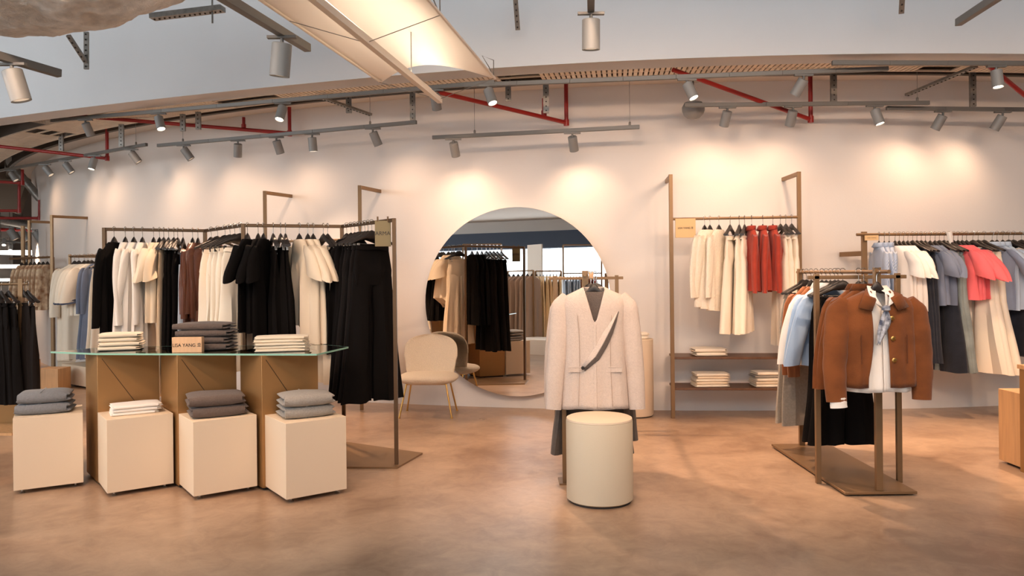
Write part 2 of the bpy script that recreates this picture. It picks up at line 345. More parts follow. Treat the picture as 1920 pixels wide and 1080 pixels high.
def rl(T, px, dx, dy, label, lit=False, e=1.0, size=78, R=None):
    """lamp on a track at pixel column px; dx = sideways lean, dy = lean into depth"""
    p = T(px)-Vector((0, 0, .02)); n = wallnormal(p); tdir = Vector((-n.y, n.x, 0))
    if tdir.x < 0: tdir = -tdir
    aim = tdir*dx-n*dy+Vector((0, 0, -1))
    g = 'ceiling spotlights'
    return lamp(p, aim, label, g, lit, e, size)
zz = 'on the long track under the bulkhead'
rl(T1, 160, -.18, .6, 'grey spotlight nearest the left end of the long bulkhead track', e=.45, size=110)
rl(T1, 297, .42, -.10, 'tilted grey spotlight with faint lens, second from left on bulkhead track', True, 6.0)
rl(T1, 530, .0, -.42, 'grey spotlight with glowing lens left of the white sail', True, 6.0)
rl(T1, 815, -.05, .6, 'grey spotlight at the tip of the white sail beam', e=.45, size=110)
rl(T1, 915, .38, -.25, 'grey spotlight with glowing lens right of the white sail tip', True, 6.0)
rl(T1b, 1288, .40, -.25, 'grey spotlight with glowing lens above the right wall unit', True, 6.0)
rl(T1b, 1507, -.5, .5, 'grey spotlight leaning left under the bulkhead at right', e=.45, size=110)
rl(T1c, 1868, .0, -.15, 'large looking grey spotlight with glowing lens at upper right', True, 6.0)
rl(T2a, 20, .45, .5, 'leftmost grey spotlight in view on the far left wall track', e=.22, size=150)
rl(T2a, 84, .6, .5, 'pale grey spotlight second from left on the far left wall track', e=.22, size=150)
rl(T2a, 122, .5, .5, 'pale grey spotlight third from left on the far left wall track', e=.22, size=150)
rl(T2a, 177, .0, -.30, 'glowing spotlight on the far left wall track', True, 1.2)
rl(T2a, 246, .5, .5, 'grey spotlight nearest the right end of the far left wall track', e=.22, size=150)
rl(T2b, 344, .5, .45, 'first spotlight from left on track above the zigzag rack', e=.22, size=150)
rl(T2b, 446, -.28, .25, 'second spotlight from left on track above the zigzag rack', e=.22, size=150)
rl(T2b, 518, .05, .45, 'third spotlight from left on track above the zigzag rack', e=.22, size=150)
rl(T2b, 585, .02, .12, 'fourth spotlight from left on track above the zigzag rack', True, 1.2)
rl(T2b, 699, .25, .45, 'fifth spotlight from left on track above the zigzag rack', e=.22, size=150)
rl(T2c, 850, .0, .62, 'left spotlight on the wire hung track above the round mirror', e=.30, size=115)
rl(T2c, 1073, .08, .62, 'right spotlight on the wire hung track above the round mirror', e=.30, size=115)
rl(T2d, 1364, -.18, .55, 'left spotlight on the track above the red shirts', e=.26, size=135)
rl(T2d, 1487, -.1, .55, 'middle spotlight on the track above the red shirts', e=.26, size=135)
rl(T2d, 1640, .25, -.22, 'glowing spotlight on the track above the red shirts', True, 1.2)
rl(T2e, 1768, -.35, .5, 'left spotlight on the track above the right wall rail', e=.26, size=135)
rl(T2e, 1880, -.35, .5, 'right spotlight on the track above the right wall rail', e=.26, size=135)
# unseen lamps added to brighten the window side racks, turned from the wall
bt = track([(-5.6, 4.0, 3.8), (-.6, 4.0, 3.8)], 'added fill light track turned towards the shop window racks', 'ceiling light tracks')
for i in range(4): lamp((-5.2+i*1.4, 4.0, 3.78), (-.1, -1.25, -1), 'added fill spotlight %s along the track facing the window racks' % ORD[i+1], 'added fill spotlights over the sales floor', True, 2.6, 80)
# nearer tracks
def near(p0, p1, Y0, Y1, label, lamps):
    A, B = atY(*p0, Y0), atY(*p1, Y1)
    track([A, B], label, 'ceiling light tracks', w=.045, h=.05)
    for f, aim, lab, lit, e in lamps: lamp(A.lerp(B, f)-Vector((0, 0, .02)), aim, lab, 'ceiling spotlights', lit, e, 55, dia=.115, L=.19)
near((330, -60), (577, 90), 3.4, 4.9, 'dark grey light track at upper left beside the white sail', [(.74, (-.12, .1, -1), 'large grey spotlight on the track left of the white sail', False, 1.2)])
near((-60, 88), (112, 138), 4.5, 5.0, 'dark grey light track at the upper left corner', [(.45, (.25, .1, -1), 'large grey spotlight in the upper left corner below the foil duct', False, 1.2)])
near((1108, -60), (1108, 22), 4.2, 5.0, 'short grey light track seen end on at top right of centre', [(.93, (0, .12, -1), 'large grey spotlight alone against the bulkhead right of centre', False, 1.3)])
near((1797, 42), (1930, -45), 5.4, 4.2, 'grey light track crossing the upper right corner', [])
# off-frame tracks added over the sales floor as warm fill
n = 0
for (x0, x1, y, zt) in ((-5.5, 0.5, 3.0, 3.75), (1.0, 5.5, 3.2, 3.75), (-6, 4, 0.2, 3.75), (-7, 4, -2.6, 3.6)):
    track([(x0, y, zt), (x1, y, zt)], ['added fill light track over the floor, left of the photographer', 'added fill light track over the floor, right of the photographer', 'added fill light track overhead of the photographer', 'added fill light track near the shop window'][n], 'ceiling light tracks')
    for i in range(5):
        x = x0+.4+(x1-x0-.8)*i/4
        lamp((x, y, zt-.02), ((i-2)*.12, (1.35, 1.35, 1.0, .1)[n], -1), 'added fill spotlight %s along the %s' % (ORD[i+1], ['left front floor track', 'right front floor track', 'overhead floor track', 'track by the shop window'][n]), 'added fill spotlights over the sales floor', True, (2.8, 2.0, .5, 1.0)[n], 95)
    n += 1
# ------------------------------------------------------------------ ceiling services
def pipe(pts, label, r=.022, tees=()):
    t = thing('sprinkler_pipe', label, 'pipe', pts[0], 0, 'red sprinkler pipes'); p0 = Vector(pts[0]); q = [Vector(p)-p0 for p in pts]
    for a, b in zip(q, q[1:]): MB().tube([a, b], r, N=14).build('pipe_run', M_red, t)
    for e in q[1:-1]: MB().lathe([(r*.9, -r*1.6), (r*1.35, -r*1.5), (r*1.35, r*1.5), (r*.9, r*1.6)], e, N=14).build('elbow', M_red, t)
    for a, b in tees:
        a, b = Vector(a)-p0, Vector(b)-p0; MB().tube([a, b], r*.9, N=12).tube([a.lerp(b, .0), a.lerp(b, .35)], r*1.3, N=12).build('tee', M_red, t)
    return t
def up(p, z): return Vector((p[0], p[1], z))
a, b = atY(92, 213, 9.6), atY(543, 250, 9.35); tp = atY(457, 240, 9.4)
pipe([a, b, up(b, 3.75)], 'long red sprinkler pipe running left of centre under the trays', tees=[(tp, tp+Vector((0, 0, .13)))])
a, b = atY(-40, 270, 10.6), atY(201, 297, 10.6); pipe([a, b, up(b, 3.6)], 'red sprinkler pipe at far left below the perforated tray')
a, b = atY(822, 173, 7.5), atY(1062, 230, 8.35); tp = atY(1020, 220, 8.2)
pipe([a, b, up(b, 3.56)], 'red sprinkler pipe behind the white sail tip above the mirror', tees=[(tp, tp+Vector((0, 0, .2)))])
a, b = atY(1262, 131, 7.25), atY(1520, 224, 8.0); pipe([a, b, up(b, 3.56)], 'red sprinkler pipe above the wall unit with red shirts')
a, b = atY(1850, 120, 7.2), atY(1990, 235, 7.9); pipe([a, b], 'red sprinkler pipe at the far right under the bulkhead')
def channel(p, q, label, w=.041):
    p, q = Vector(p), Vector(q); L = (q-p).length; d = (q-p).normalized()
    t = thing('steel_channel', label, 'bracket', p, 0, 'perforated steel brackets')
    m = MB().bar((0, 0, 0), q-p, w, w*.5); m.build('channel', M_galv, t)
    u = Vector((0, 0, 1)) if abs(d.z) < .95 else Vector((0, 1, 0)); a = d.cross(u).normalized(); b = a.cross(d)
    s = MB(); nn = max(2, int(L/.045))
    for i in range(nn):
        c = d*(L*(i+.5)/nn); 
        for sg in (-1, 1): s.box(c+b*(sg*w*.26), (.012, .012, .012))
    s.build('slots', M_shadowgap, t); return t
channel(atY(128, 66, 6.9), atY(162, 118, 7.1), 'perforated steel bracket sloping down below the foil duct')
channel(atY(162, 60, 7.1), atY(162, 130, 7.1), 'upright perforated steel bracket on the bulkhead below the foil duct')
channel(atY(965, -20, 6.7), atY(971, 56, 6.9), 'perforated steel bracket hanging at the top edge right of the sail')
channel(atY(1692, -10, 6.3), atY(1690, 25, 6.4), 'short perforated steel bracket at the top edge on the right')
channel(atY(285, 32, 6.5), atY(418, 16, 6.4), 'horizontal steel beam beside the foil duct', .085)
t = bpy.data.objects['steel_channel.004']; b_ = atY(398, 16, 6.4)-atY(285, 32, 6.5)
MB().tube([b_-Vector((0, 0, .12)), Vector((b_.x, b_.y, 5.6-t.location.z))], .008, N=8).build('threaded_rod', M_galv, t)
for i, (px, y0, y1) in enumerate(((372, 205, 243), (228, 238, 275), (115, 258, 283), (343, 232, 246), (774, 196, 226), (1024, 180, 212), (1563, 162, 192), (1824, 162, 200), (654, 178, 212), (953, 170, 190))):
    zt = 3.74
    p = atR(px, y1, 15.45 if i > 3 else 15.7); channel(p, up(p, zt), 'upright perforated steel hanger %s' % ['left of the long red pipe', 'at the left above the wall track', 'far left near the wall corner', 'thin one at left under the soffit', 'at the right end of the zigzag rack track', 'behind the red pipe above the mirror', 'right of the red pipe above red shirts', 'at far right under the soffit', 'left of the white sail tip', 'right of the white sail tip'][i], .06)
    
# arms from bulkhead to soffit
for i, (a, b, lab) in enumerate(((atR(600, 182, 15.9), atR(695, 215, 15.2), 'pale steel arm left of the white sail tip'), (atR(1830, 124, 16.1), atR(1700, 178, 15.3), 'long steel arm sloping to the wall at right'))):
    channel(a, b, lab, .05)
# smoke detector-like dome behind track
p = atR(1300, 206, 15.35); t = thing('ceiling_speaker', 'round pale speaker dome on the wall behind the right track', 'speaker', p)
MB().lathe([(.03, .09), (.09, .075), (.115, .03), (.115, -.01), (.1, -.05), (.06, -.085), (.01, -.095)], N=28).build('dome', M_lamp, t); MB().tube([(0, 0, .08), (0, 0, 3.56-p.z)], .01).build('stem', M_track, t)
# foil duct, upper left
def foil():
    m = mat('crinkled_foil', srgb(244, 232, 218), .30, .5, mott=.2, mscale=20); nt = m.node_tree; b = nt.nodes['Principled BSDF']
    tc = nt.nodes.new('ShaderNodeTexCoord'); v = nt.nodes.new('ShaderNodeTexNoise'); v.inputs['Scale'].default_value = 26; v.inputs['Detail'].default_value = 12; v.inputs['Roughness'].default_value = .7; v.inputs['Distortion'].default_value = 3.5
    nt.links.new(tc.outputs['Object'], v.inputs['Vector']); bp = nt.nodes.new('ShaderNodeBump'); bp.inputs['Strength'].default_value = 1; bp.inputs['Distance'].default_value = .03
    nt.links.new(v.outputs['Fac'], bp.inputs['Height']); nt.links.new(bp.outputs[0], b.inputs['Normal']); return m
def duct():
    from mathutils import noise
    rings = []; N = 120
    cs = [(-5.6, 4.4, 3.74, .66), (-4.2, 4.5, 3.64, .64), (-3.4, 4.55, 3.56, .60), (-2.9, 4.6, 3.52, .56), (-2.5, 4.62, 3.53, .52), (-2.2, 4.64, 3.57, .46), (-1.95, 4.66, 3.64, .40), (-1.75, 4.68, 3.76, .34), (-1.5, 4.7, 3.88, .30), (-.9, 4.8, 3.98, .28)]
    for i in range(len(cs)-1):
        K = max(3, int(abs(cs[i+1][0]-cs[i][0])/.025))
        for k in range(K):
            f = k/K; x, y, z, r = [cs[i][j]*(1-f)+cs[i+1][j]*f for j in range(4)]; ring = []
            for j in range(N):
                a = 2*PI*j/N; q = Vector((x, y+r*1.15*math.cos(a), z+r*math.sin(a)))
                d = .5-abs(noise.noise(q*3.2)); d2 = .5-abs(noise.noise(q*9+Vector((7, 3, 1)))); d3 = .5-abs(noise.noise(q*22))
                ring.append(q+Vector((0, math.cos(a), math.sin(a)))*(d*.06+d2*.03+d3*.014-.05))
            rings.append(ring)
    return tag(MB().loft(rings).build('air_duct', foil(), ang=.5), 'crinkled silver foil covered duct hanging at the upper left', 'duct')
duct()
# white sail luminaire
def sail():
    A = atY(928, 158, 6.85); Bc = atY(715, 165, 6.9); E = atY(825, 189, 6.8); D = Vector((-.19, -1, 0)).normalized(); Wd = Vector((1, 0, 0))
    t = thing('sail_luminaire', 'large white fabric sail light with a central beam below the ceiling', 'ceiling light', E)
    rings = []; n = 60; m = 28
    for i in range(n+1):
        ring = []
        for j in range(m+1):
            v = j/m; base = Bc.lerp(A, v); sc = .40*math.sin(PI*v)**.8 if i == 0 else 0
            s = 6.4*i/n; inset = .34*math.sin(PI*v)*(1-min(1, s/2.5))**2
            edge = .10*math.sin(PI*min(1, s/2.1) if s < 2.1 else PI*((s-2.1) % 2.1)/2.1)
            q = base+D*(s+inset); q.z += .05+.20*math.sin(PI*v)*min(1, .25+s/1.2); q.z = q.z
            ring.append(q-E)
        rings.append(ring)
    MB().loft(rings, cap=False, closed=False).build('fabric', M_sailc, t, solid=.004)
    MB().bar(Vector((0, 0, 0)), D*6.6+Vector((0, 0, .06)), .042, .045).build('beam', M_white, t)
    edge = MB()
    for c in (A, Bc): edge.tube([c-E+Vector((0, 0, .05)), c-E+D*6.4+Vector((0, 0, .05))], .012, N=8)
    edge.build('edge_cord', M_white, t)
    for s in (0.05, 1.75, 3.4):
        w = MB(); pa = A-E+D*s+Vector((0, 0, .04)); pb = Bc-E+D*s+Vector((0, 0, .04)); pc = D*s
        w.tube([pc, pa], .003, N=6).tube([pc, pb], .003, N=6).build('tension_wire', M_galv, t)
        MB().tube([pa, pa+Vector((.0, 0, .16)), pa+Vector((-.1, 0, .2)), pa+Vector((-.04, 0, .1)), pa], .004, N=6).build('clip', M_dark, t)
    for s in (1.5, 4.5):
        l = area('sail_lamp', E+D*s+Vector((0, 0, .05)), (PI, 0, math.atan2(D.y, D.x)), 3.0, .04, SAIL_W, (1, .80, .60)); l.parent = t; l.location = D*s+Vector((0, 0, .05)); l.name = 'strip_lamp'
    MB().bar(D*.3+Vector((0, 0, .032)), D*6.2+Vector((0, 0, .09)), .03, .006).build('strip_diffuser', M_white, t)
    for s in (.8, 3.0, 5.2): MB().tube([D*s+Vector((0, 0, .05)), D*s+Vector((0, 0, 5.6-E.z))], .004, N=6).build('hanging_wire', M_galv, t)
sail()
# ------------------------------------------------------------------ round mirror
mp = atR(970, 565, RW); mn = wallnormal(mp); 
def mirror():
    t = thing('round_mirror', 'large frameless round mirror leaning on the curved white wall', 'mirror', (mp.x+mn.x*.09, mp.y+mn.y*.09, 1.19)); 
    rot = Matrix.Rotation(math.atan2(mn.y, mn.x)+PI/2, 3, 'Z') @ Matrix.Rotation(-.010, 3, 'X')
    t.rotation_euler = rot.to_euler()      # local -Y faces the shop
    R = 1.045; N = 96
    def disc(r, y0, y1): return MB().loft([[Vector((r*math.cos(2*PI*k/N), y, r*math.sin(2*PI*k/N))) for k in range(N)] for y in (y0, y1)])
    mm = mat('mirror_silver', (.93, .94, .94, 1), .0, 1.0)
    disc(R, .012, .06).build('backing', M_white, t); disc(R, .0, .012).build('mirror_glass', mm, t, ang=.4)
mirror()
# ------------------------------------------------------------------ racks
def square_post(t, p0, p1, w=.03, d=None, m=None, name='post'): return MB().bar(p0, p1, w, d or w).build(name, m or M_bronze, t, bevel=.002)
RH = 1.93
ZA, ZB, ZC, ZD, ZE = [Vector((x, y, RH)) for x, y in ((-3.60, 6.84), (-2.86, 7.22), (-2.26, 6.52), (-1.49, 6.80), (-.92, 6.07))]
t = thing('clothes_rack', 'tall bronze zigzag clothes rack with five posts behind the glass table', 'clothes rack', (-.92, 6.07, 0)); O = Vector((-.92, 6.07, 0))
zz = [ZA, ZB, ZC, ZD, ZE]
for a, b in zip(zz, zz[1:]): MB().bar(a-O, b-O, .028, .028).build('rail', M_bronze_d, t, bevel=.003)
for a in zz: square_post(t, up(a, .012)-O, a-O+Vector((0, 0, .014)), .03, m=M_bronze_d)
for poly in (((-.90, 5.98), (-.76, 6.45), (-1.48, 6.9), (-1.85, 6.75), (-1.62, 6.02)), ((-2.24, 6.45), (-2.12, 6.6), (-2.85, 7.35), (-3.66, 6.95), (-3.62, 6.78), (-2.9, 6.95))):
    MB().prism([(x-O.x, y-O.y) for x, y in poly], .0, .014).build('base_plate', M_bronze, t, smooth=False)
# sign on its end
p = atY(718, 438, 6.13); d = (ZE-ZD).normalized()
s = thing('hanging_sign', 'square bronze sign with dark lettering on the zigzag rack end', 'sign', p, math.atan2(d.y, d.x)+.95)
MB().box((0, 0, 0), (.125, .018, .205)).build('plate', M_sign, s, bevel=.002); text('lettering', 'ARMA', .044, M_ink, s, (0, -.0105, .0), (PI/2, 0, 0)); text('lettering', 'ARMA', .044, M_ink, s, (0, .0105, .0), (PI/2, 0, PI))
for sg in (-1, 1): MB().box((sg*.04, 0, .115), (.012, .02, .04)).build('hook', M_bronze_d, s)
# eye-level four post racks
def eye_rack(x, y0, y1, rz, label, cross, W=.57, plate=.48, low=False):
    t = thing('clothes_rack', label, 'clothes rack', (x, y0, 0), rz, 'low bronze racks'); L = y1-y0
    MB().prism([(-plate/2, -.03), (plate/2, -.03), (plate/2, L+.05), (-plate/2, L+.05)], .012, .03).build('base_plate', M_bronze, t, bevel=.002)
    for yy in (0, L): square_post(t, (0, yy, .03 if not low else .03), (0, yy, 1.515), .045, .03)
    MB().tube([(0, -.17, 1.487), (0, L+.06, 1.487)], .013).build('rail', M_bronze, t)
    for sg in (-1, 1): square_post(t, (sg*W/2, cross, .0), (sg*W/2, cross, 1.475), .035, .03)
    MB().bar((-W/2-.06, cross, 1.45), (W/2+.06, cross, 1.45), .03, .026).build('crossbar', M_bronze, t, bevel=.003)
    return t
eye_rack(2.43, 5.15, 6.52, 0, 'low bronze rack with tan suede jackets at the right front', .3)
eye_rack(.53, 5.60, 7.30, -.098, 'low bronze rack holding the oatmeal blazer behind the round stool', 1.6, plate=.34)
p = atY(20, 530, 7.6)
t = thing('clothes_rack', 'low bronze rack with black skirts cut by the left edge', 'clothes rack', (p.x, 7.6, 0), 0, 'low bronze racks')
for dx in (-.75, .1): square_post(t, (dx, 0, .02), (dx, 0, 1.5), .045, .03)
MB().tube([(-1.0, 0, 1.45), (.17, 0, 1.45)], .014).build('rail', M_bronze, t); MB().box((-.35, .05, .012), (.95, .5, .024)).build('base_plate', M_oak, t)
LR = (Vector((p.x-1, 7.6, 1.45)), Vector((p.x+.17, 7.6, 1.45)))
# wall frames
def wall_frame(posts, H, label, rail_h, shelves=(), over=.0, group='tall bronze wall frames', raildx=0):
    P = [Vector((q[0], q[1], 0)) for q in posts]; O = P[0].copy()
    t = thing('wall_frame', label, 'shop fitting', O, 0, group)
    for q in P:
        square_post(t, q-O, up(q, H)-O, .038, .03, name='post')
        # horizontal arm back to the wall
        n = wallnormal(q); dist = (Vector((q.x-CX, q.y-CY, 0)).length-RW)
        MB().bar(up(q, H-.02)-O, up(q-n*dist, H-.02)-O, .03, .04).build('wall_arm', M_bronze, t, bevel=.002)
    if len(P) > 1 and rail_h:
        MB().tube([up(P[0], rail_h)-O, up(P[1], rail_h)-O], .014).build('rail', M_bronze, t)
        for h in shelves:
            n = wallnormal(P[0].lerp(P[1], .5)); q0, q1 = P[0]+Vector((.02, 0, 0)), P[1]-Vector((.02, 0, 0))
            MB().prism([((q0-O).x, (q0-O).y), ((q1-O).x, (q1-O).y), ((q1-O-n*.38).x, (q1-O-n*.38).y), ((q0-O-n*.38).x, (q0-O-n*.38).y)], h-.02, h+.004).build('shelf', M_shelf, t, bevel=.004)
    return t
def post_at(px_base, py_base): q = atZ(px_base, py_base, 0); return (q.x, q.y)
WR0, WR1 = post_at(1262, 784), None
q = atY(1500, 560, 7.82); WR1 = (q.x, q.y)
RHW = 1.5+un(1370, 409)[1]*(.5*(WR0[1]+WR1[1]))
wall_frame([WR0, WR1], 2.50, 'tall bronze wall unit with red shirts and two shelves', RHW, (1.5+un(1263, 670)[1]*WR0[1], 1.5+un(1263, 728)[1]*WR0[1]))
fl_ = [atR(497, 420, 15.48), atR(675, 420, 15.48)]
wall_frame([(q.x, q.y) for q in fl_], 2.5, 'tall bronze wall frame rising behind the zigzag rack', 1.9)
q1, q2 = atR(97, 420, 15.5), atR(55, 430, 15.9)
ww = wall_frame([(q1.x, q1.y)], 2.44, 'tall bronze wall post at the left end of the wall', None)
q2 = Vector((-7.95, 12.75, 0)); ww = wall_frame([(q2.x, q2.y)], 2.46, 'tall bronze wall post far left behind the print blouses', None)
# left wall rail
LW0 = atR(131, 481, 15.45); LW1 = atR(215, 477, 15.45); LW1.z = LW0.z
t = thing('wall_rail', 'bronze clothes rail on the left wall beside the tall post', 'clothes rail', LW0, 0, 'wall mounted rails'); MB().tube([(0, 0, 0), LW1-LW0], .016).build('rail', M_bronze, t)
for q in (LW0, LW1): MB().bar((q-LW0)+Vector((0, 0, .03)), (q-LW0)-Vector((0, 0, 1.5)), .03, .03).bar(q-LW0, q-LW0-wallnormal(q)*.45, .03, .03).build('bracket', M_bronze, t)
# far right rail
RR0 = atR(1606, 440, 15.5); RR1 = atR(1990, 445, 15.5); RR1.z = RR0.z
t = thing('wall_rail', 'long bronze clothes rail along the right wall with jeans', 'clothes rail', RR0, 0, 'wall mounted rails')
MB().tube([(0, 0, 0), RR1-RR0], .015).build('rail', M_bronze, t)
q = atR(1620, 440, 15.47); w_ = (q-RR0); n_ = wallnormal(q)
MB().bar(w_+Vector((0, 0, .03)), w_-Vector((0, 0, RR0.z)), .05, .035).build('post', M_bronze, t, bevel=.002)
MB().bar(w_-Vector((0, 0, .19)), w_-n_*.42-Vector((0.05, 0, .19)), .03, .05).build('wall_arm', M_bronze, t, bevel=.002)
q = atR(1634, 446, 15.53); s = thing('rail_sign', 'small gold sign at the left end of the right wall rail', 'sign', q, math.atan2(-.15, 1)); MB().box((0, 0, 0), (.13, .012, .05)).build('plate', M_signgold, s); text('lettering', 'LISA YANG', .018, M_bronze, s, (0, -.008, 0), (PI/2, 0, 0))
# wall unit sign
q = atY(1284, 428, WR0[1]+.0); s = thing('rail_sign', 'square gold sign hanging on the wall unit rail left of the cardigans', 'sign', q-Vector((0, .03, 0)), 0); MB().box((0, 0, 0), (.205, .012, .195)).build('plate', M_signgold, s, bevel=.001); text('lettering', 'LISA YANG 호', .026, M_ink, s, (0, -.008, 0), (PI/2, 0, 0))
# ------------------------------------------------------------------ hangers and garments
def make_hanger(loc, rz, label, clips=False, w=.205, parts=True):
    t = thing('clothes_hanger', label, 'hanger', loc, rz, 'black clothes hangers'); w = w if clips else min(w, .15)
    hook = [Vector((0, 0, -.10)), Vector((0, 0, -.045))]+[Vector((.021*math.sin(a)*1, 0, -.008+.021*math.cos(a)*1)) for a in [PI*.95-i*PI*1.45/7 for i in range(8)]]
    MB().tube(hook, .0028, N=6).build('hook', M_chrome, t)
    rings = []
    n = 14
    for i in range(n+1):
        u = -1+2*i/n; x = u*w; z = -.110-(.118 if not clips else .08)*abs(u)**1.2; h = .014+.016*(1-abs(u))**2+(.016 if abs(u) < .16 else 0); th = .010+(.014 if clips else .007)*abs(u)**.7
        rings.append([Vector((x, th*math.cos(a), z+h*math.sin(a)*.8)) for a in [2*PI*j/8 for j in range(8)]])
    MB().loft(rings).build('shoulder_bar', M_hang, t)
    if clips:
        MB().tube([(-w*.8, 0, -.19), (w*.8, 0, -.19)], .003, N=6).build('clip_bar', M_chrome, t)
        for sg in (-1, 1): MB().box((sg*w*.62, 0, -.205), (.022, .02, .045)).build('clip', M_hang if clips != 'chrome' else M_chrome, t, bevel=.002)
    return t
def sp(v, p): return math.copysign(abs(v)**p, v)
def body_mesh(rows, fold=3, amp=.012, seed=0, N=36, hem=None, open_=None, wob=.004):
    rnd = random.Random(seed); ph = [rnd.uniform(0, 6.28) for _ in range(6)]; lean = rnd.uniform(-.015, .015); rings = []
    R = []
    for i in range(len(rows)-1):     # resample
        a, b = rows[i], rows[i+1]; L = abs(a[0]-b[0]); st = max(1, int(L/.05))
        for k in range(st): f = k/st; R.append(tuple(a[j]*(1-f)+b[j]*f for j in range(3)))
    R.append(rows[-1]); z0, z1 = R[0][0], R[-1][0]
    for (z, a, b) in R:
        t = (z-z0)/(z1-z0+1e-9); ring = []
        A = amp*min(1, max(0, t*2.2-.12))
        for j in range(N):
            th = 2*PI*j/N; u = sp(math.cos(th), .75); v = sp(math.sin(th), .85)
            x = a*u; y = b*v
            f = math.sin(fold*PI*u*.8+ph[0]+.6*t*math.sin(ph[1]))+.5*math.sin(fold*1.9*PI*u*.8+ph[2]+1.1*t)
            y += A*f+lean*t; y += b*.25*v*math.sin(fold*2.7*u+ph[3])*min(1, t*2)
            x += wob*math.sin(9*t+ph[4]+2*v)
            zz = z
            if hem and t > .45: zz += hem(u, v)*((t-.45)/.55)**2
            zz += wob*1.2*math.sin(5*u+ph[5])*t
            ring.append(Vector((x, y, zz)))
        rings.append(ring)
    return MB().loft(rings)
def sleeve_mesh(sg, sx, sz, L, r0, r1, out=.10, fwd=0, flat=.45, seed=0, N=14):
    rnd = random.Random(seed); rings = []; n = max(6, int(L/.045)); ph = rnd.uniform(0, 6)
    for i in range(n+1):
        t = i/n; x = sg*(sx-.035+out*L*(.15+t)*.9+.02*math.sin(PI*t)); z = sz-L*t; y = fwd*t+.006*math.sin(5*t+ph)
        r = r0*(1-t)+r1*t; rr = r*(.75 if i == 0 else 1); tilt = sg*out*.6*(1 if L < .35 else .3)
        ring = []
        for j in range(N):
            a = 2*PI*j/N; dx = rr*math.cos(a); dy = rr*flat*math.sin(a)*(1+.12*math.sin(3*a+ph+6*t))
            ring.append(Vector((x+dx, y+dy, z+dx*tilt*-1.2+(.035*(1-abs(dx/rr)**1.0)*(1 if i == 0 else 0)))))
        rings.append(ring)
    return MB().loft(rings)
def garment(kind, m, loc, rz, label, cat, group, L=1.0, hw=.21, seed=0, fold=3, amp=.012, th=.028, hemw=None, sleeve=None, trim=None, name=None, hem=None, buttons=None, collar=None):
    rnd = random.Random(seed*7+3); hemw = hemw or hw*1.05
    if kind in ('skirt', 'slip'):
        z0 = -.20 if kind == 'skirt' else -.30
        t = thing(name or 'skirt', label, cat, loc, rz, group)
        body_mesh([(z0-.03, hw*.86, th*.6), (z0-.2, hw, th*.9), (z0-L, hemw, th*1.4)], fold, amp, seed, hem=hem).build('panel', m, t)
        if kind == 'skirt': body_mesh([(z0, hw*.86, th*.7), (z0-.035, hw*.87, th*.75)], 1, 0, seed).build('waistband', m, t)
        else:
            for sg in (-1, 1): MB().tube([(sg*hw*.55, 0, z0-.03), (sg*hw*.62, 0, -.16)], .005, N=6).build('strap', m, t)
    elif kind == 'trousers':
        z0 = -.20; t = thing(name or 'trousers', label, cat, loc, rz, group); cr = z0-.30
        body_mesh([(z0-.035, hw*.82, th*.7), (z0-.12, hw*.92, th), (cr+.1, hw*.97, th), (cr-.03, hw*.90, th*.3)], 2, amp*.5, seed).build('seat', m, t)
        for sg in (-1, 1):
            b = body_mesh([(cr+.16, hw*.44, th*.3), (cr+.03, hw*.50, th*.98), (cr-.2, hw*.49, th), (z0-L, hemw*.5, th*1.15)], 1.6, amp*.9, seed+sg+5, N=24)
            n = len(b.v); 
            for v in b.v: 
                tt = max(0, (cr-v.z)/(L-.3)); v.x += sg*(hw*.49+(hemw*.52-hw*.49)*tt)
            b.build('leg', m, t)
        body_mesh([(z0, hw*.82, th*.8), (z0-.038, hw*.83, th*.85)], 1, 0, seed).build('waistband', trim or m, t)
    else:
        t = thing(name or kind, label, cat, loc, rz, group); zn = -.130; nh = .075
        rows = [(zn, nh, .03), (zn-.012, nh+.015, .034), (zn-.055, hw*.70, th*.9), (zn-.102, hw*.97, th), (zn-.16, hw*1.03, th*1.05), (zn-.30, hw*1.0, th*1.15), (zn-L, hemw, th*1.3)]
        body_mesh(rows, fold, amp, seed, hem=hem).build('body', m, t)
        if sleeve:
            sl, r0, r1, out = sleeve
            for sg in (-1, 1):
                so = sleeve_mesh(sg, hw, zn-.085, sl, r0, r1, out*rnd.uniform(.8, 1.5), rnd.uniform(-.035, .035), seed=seed+sg).build('sleeve', m, t)
                if trim: sleeve_mesh(sg, hw+out*sl*.9, zn-.085-sl+.03, .045, r1*1.05, r1*1.1, out, .01, seed=seed).build('cuff', trim, so)
        if collar:
            pts = []
            N = 18; MB().loft([[Vector((r*math.cos(2*PI*j/N), r*.55*math.sin(2*PI*j/N)-(.012 if z < 0 else 0), zn+z)) for j in range(N)] for r, z in ((.072, -.02), (.070, .028), (.078, .032), (.096, -.012))], cap=False).build('collar', collar, t, solid=.003)
        if buttons:
            b = MB()
            for i in range(5): b.lathe([(.006, -.003), (.006, .003)], (0, 0, 0), 8)
    return t
def rail_pt(P0, P1, px, py):
    a, _b = un(px, py); d = P1-P0; den = d.x-a*d.y; f = (a*P0.y-P0.x)/den; return P0+d*f
